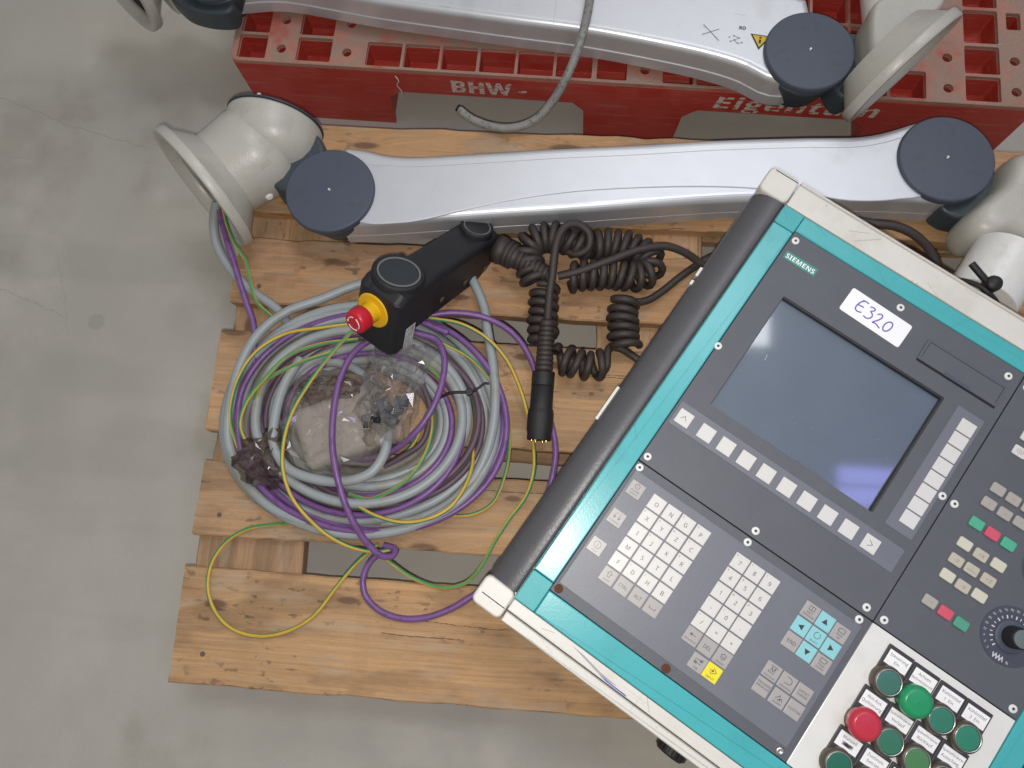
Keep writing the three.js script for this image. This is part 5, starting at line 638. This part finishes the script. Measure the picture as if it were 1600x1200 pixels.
single('dark_cable', tube([[0.8623,0.2,0.1465],[0.885,0.205,0.1524],[0.9097,0.205,0.1549],[0.9362,0.2,0.1641],[0.9583,0.19,0.1787],[0.972,0.18,0.1966],[0.9811,0.165,0.2223],[0.9795,0.155,0.2462]], 0.0058, 80, 12), M.rubber, 'dark cable bending between the silver arm and the panel top rail', 'cable');
// black cable tie round the coil
{
  const T = thing('cable_tie', 'black cable tie round the grey turns beside the clear bag', 'cable tie', [0.4, 0.144, 0.42]);
  part('strap', tube([[0.3124,0.168,0.4201],[0.3245,0.184,0.416],[0.3377,0.191,0.4116],[0.352,0.192,0.4101],[0.3628,0.191,0.4093],[0.3705,0.188,0.4038]], 0.0022, 30, 6), M.black, T);
  part('tail', tube([[0.3629,0.192,0.4095],[0.3734,0.193,0.4031],[0.3813,0.194,0.3968],[0.3863,0.193,0.3972]], 0.0016, 14, 6), M.black, T);
  part('tie_head', boxUV((() => { const g = new RoundedBoxGeometry(0.009, 0.006, 0.008, 2, 0.001); g.rotateY(0.5); g.translate(...[0.3615,0.1945,0.4101]); return g; })()), M.black, T);
}

// ---------- plastic bags ----------
function crumple(pts, base, top, seed, amp, na = 30, nr = 9) {   // thin film over a footprint, creased into flat facets
  const poly = smooth(pts, na, true), cx = poly.reduce((a, p) => a + p[0], 0) / na, cz = poly.reduce((a, p) => a + p[1], 0) / na, pos = [], idx = [], r = rng(seed);
  for (let i = 0; i <= nr; i++) for (let k = 0; k < na; k++) {
    const e = Math.pow(i / nr, 0.8), [px, pz] = poly[k], j = amp * (i ? 0.7 : 0) * Math.min(1, e * 2), x = cx + (px - cx) * e + (r() - 0.5) * j, z = cz + (pz - cz) * e + (r() - 0.5) * j;
    const rise = (i && i < nr ? (r() < 0.3 ? 1 : 0.25 * r()) : 0.2) * amp * Math.min(1, 0.25 + e);
    pos.push(x, Math.max(base, base + (top(x, z, e) - base) * Math.pow(1 - Math.pow(e, 5), 0.6) + rise), z);
  }
  for (let i = 0; i < nr; i++) for (let k = 0; k < na; k++) { const a = i * na + k, b = i * na + (k + 1) % na, c = a + na, d = b + na; if (hash(i, k, seed) > 0.5) idx.push(a, b, c, b, d, c); else idx.push(a, d, c, a, b, d); }
  const g = new THREE.BufferGeometry(); g.setAttribute('position', new THREE.Float32BufferAttribute(pos, 3)); g.setIndex(idx); const q = g.toNonIndexed(); q.computeVertexNormals(); return boxUV(q);
}
{
  const film = phys({ color: rgb(0.80, 0.76, 0.71), transmission: 0.91, thickness: 0, roughness: 0.16, ior: 1.55, side: THREE.DoubleSide, clearcoat: 1, clearcoatRoughness: 0.10 });
  const clear = phys({ color: rgb(0.84, 0.83, 0.83), transmission: 0.90, thickness: 0, roughness: 0.12, ior: 1.6, side: THREE.DoubleSide, clearcoat: 1, clearcoatRoughness: 0.14 });
  const smoky = phys({ color: rgb(0.52, 0.44, 0.40), transmission: 0.88, thickness: 0, roughness: 0.18, ior: 1.55, side: THREE.DoubleSide, clearcoat: 1, clearcoatRoughness: 0.10 });
  const B = thing('wrapped_block', 'grey plastic block in a smoky crumpled film bag inside the cable coil', 'packet', [0.1737,0.146,0.4567]);
  const bc = [0.1968,0.18,0.4641], g = new RoundedBoxGeometry(0.116, 0.040, 0.086, 4, 0.012); g.rotateY(0.42); g.translate(bc[0], 0.176, bc[2]);
  part('block', boxUV(g), phys({ color: rgb(0.45, 0.44, 0.43), roughness: 0.5, map: dirtFrame }), B);
  const ell = (x, z) => 0.2045;
  part('film', crumple([[0.1071,0.4434],[0.1129,0.4095],[0.1538,0.3856],[0.2082,0.3843],[0.2466,0.3998],[0.2642,0.4513],[0.259,0.4986],[0.2249,0.5286],[0.1777,0.5383],[0.1359,0.5259],[0.112,0.4908]], 0.148, ell, 61, 0.007, 44, 12), film, B);
  part('film_tail', crumple([[0.1203,0.4626],[0.1298,0.4932],[0.1373,0.5226],[0.1246,0.5429],[0.0985,0.5529],[0.0731,0.5445],[0.054,0.5219],[0.0627,0.4991],[0.0902,0.4784]], 0.160, (x, z, e) => 0.187, 71, 0.016, 26, 8), smoky, B);
  part('film_top', crumple([[0.1319,0.4172],[0.1602,0.4015],[0.2016,0.4008],[0.2263,0.4133],[0.2151,0.4279],[0.1725,0.4304],[0.1433,0.4374]], 0.186, (x, z, e) => 0.200, 75, 0.010, 26, 7), smoky, B);
  part('film_fold', crumple([[0.2256,0.3972],[0.2484,0.4097],[0.2625,0.4467],[0.2561,0.4808],[0.2337,0.4906],[0.2399,0.448]], 0.19, (x, z, e) => 0.203, 93, 0.012, 22, 7), film, B);
  const C = thing('clear_bag', 'crumpled clear bag of small dark fittings below the pendant head', 'bag', [0.2542,0.17,0.4214]);
  part('film', crumple([[0.2263,0.3604],[0.2785,0.3531],[0.3072,0.3515],[0.3139,0.3686],[0.3029,0.3952],[0.2991,0.4253],[0.2939,0.4568],[0.2821,0.4874],[0.2561,0.4774],[0.228,0.4642],[0.2129,0.4499],[0.2233,0.4238],[0.2247,0.3911]], 0.196, (x, z, e) => 0.210, 81, 0.016, 34, 10), clear, C);
  const r = rng(33), bits = [];
  for (let k = 0; k < 13; k++) { const p = [0.2543,0.2,0.4449], s = 0.005 + r() * 0.007, b = new RoundedBoxGeometry(s * 1.4, s, s * (1 + r()), 2, s * 0.2); b.rotateY(r() * 6); b.rotateX(r() * 2); b.translate(p[0] + (r() - 0.5) * 0.045, 0.199 + r() * 0.007, p[2] + (r() - 0.5) * 0.035); part('fitting', boxUV(b), k % 3 ? M.black : M.slate, C); }
}

// ---------- roof lights of the hall, out of view; the screen and the arms mirror them ----------
roofLights.forEach(([x, z, w, d, r, g, b, s], i) => {
  const L = thing('roof_light', ['roof window with pale blue panes high above the pallets', 'roof window with violet blue panes and cross bars above the hall', 'long roof window of the hall behind the red pallet'][i], 'roof window', [x, 5, z]);
  const pane = new THREE.Mesh(new THREE.BoxGeometry(w, 0.02, d), std({ color: rgb(0.5, 0.5, 0.5), emissive: rgb(r, g, b), emissiveIntensity: s * 0.3, roughness: 0.5 })); pane.name = 'pane'; pane.position.y = 0.03; L.add(pane);
  const l = new THREE.RectAreaLight(rgb(r, g, b), s, w, d); l.rotation.x = -Math.PI / 2; l.position.y = 0.012; L.add(l);
  for (let k = 0; k < 3; k++) { const bar = new THREE.Mesh(new THREE.BoxGeometry(w + 0.02, 0.03, 0.022), std({ color: rgb(0.25, 0.25, 0.27), roughness: 0.6 })); bar.name = 'glazing_bar'; bar.position.set(0, -0.02, -d / 2 + d * (0.22 + k * 0.24)); bar.castShadow = true; L.add(bar); }
});
renderer.render(scene, camera);
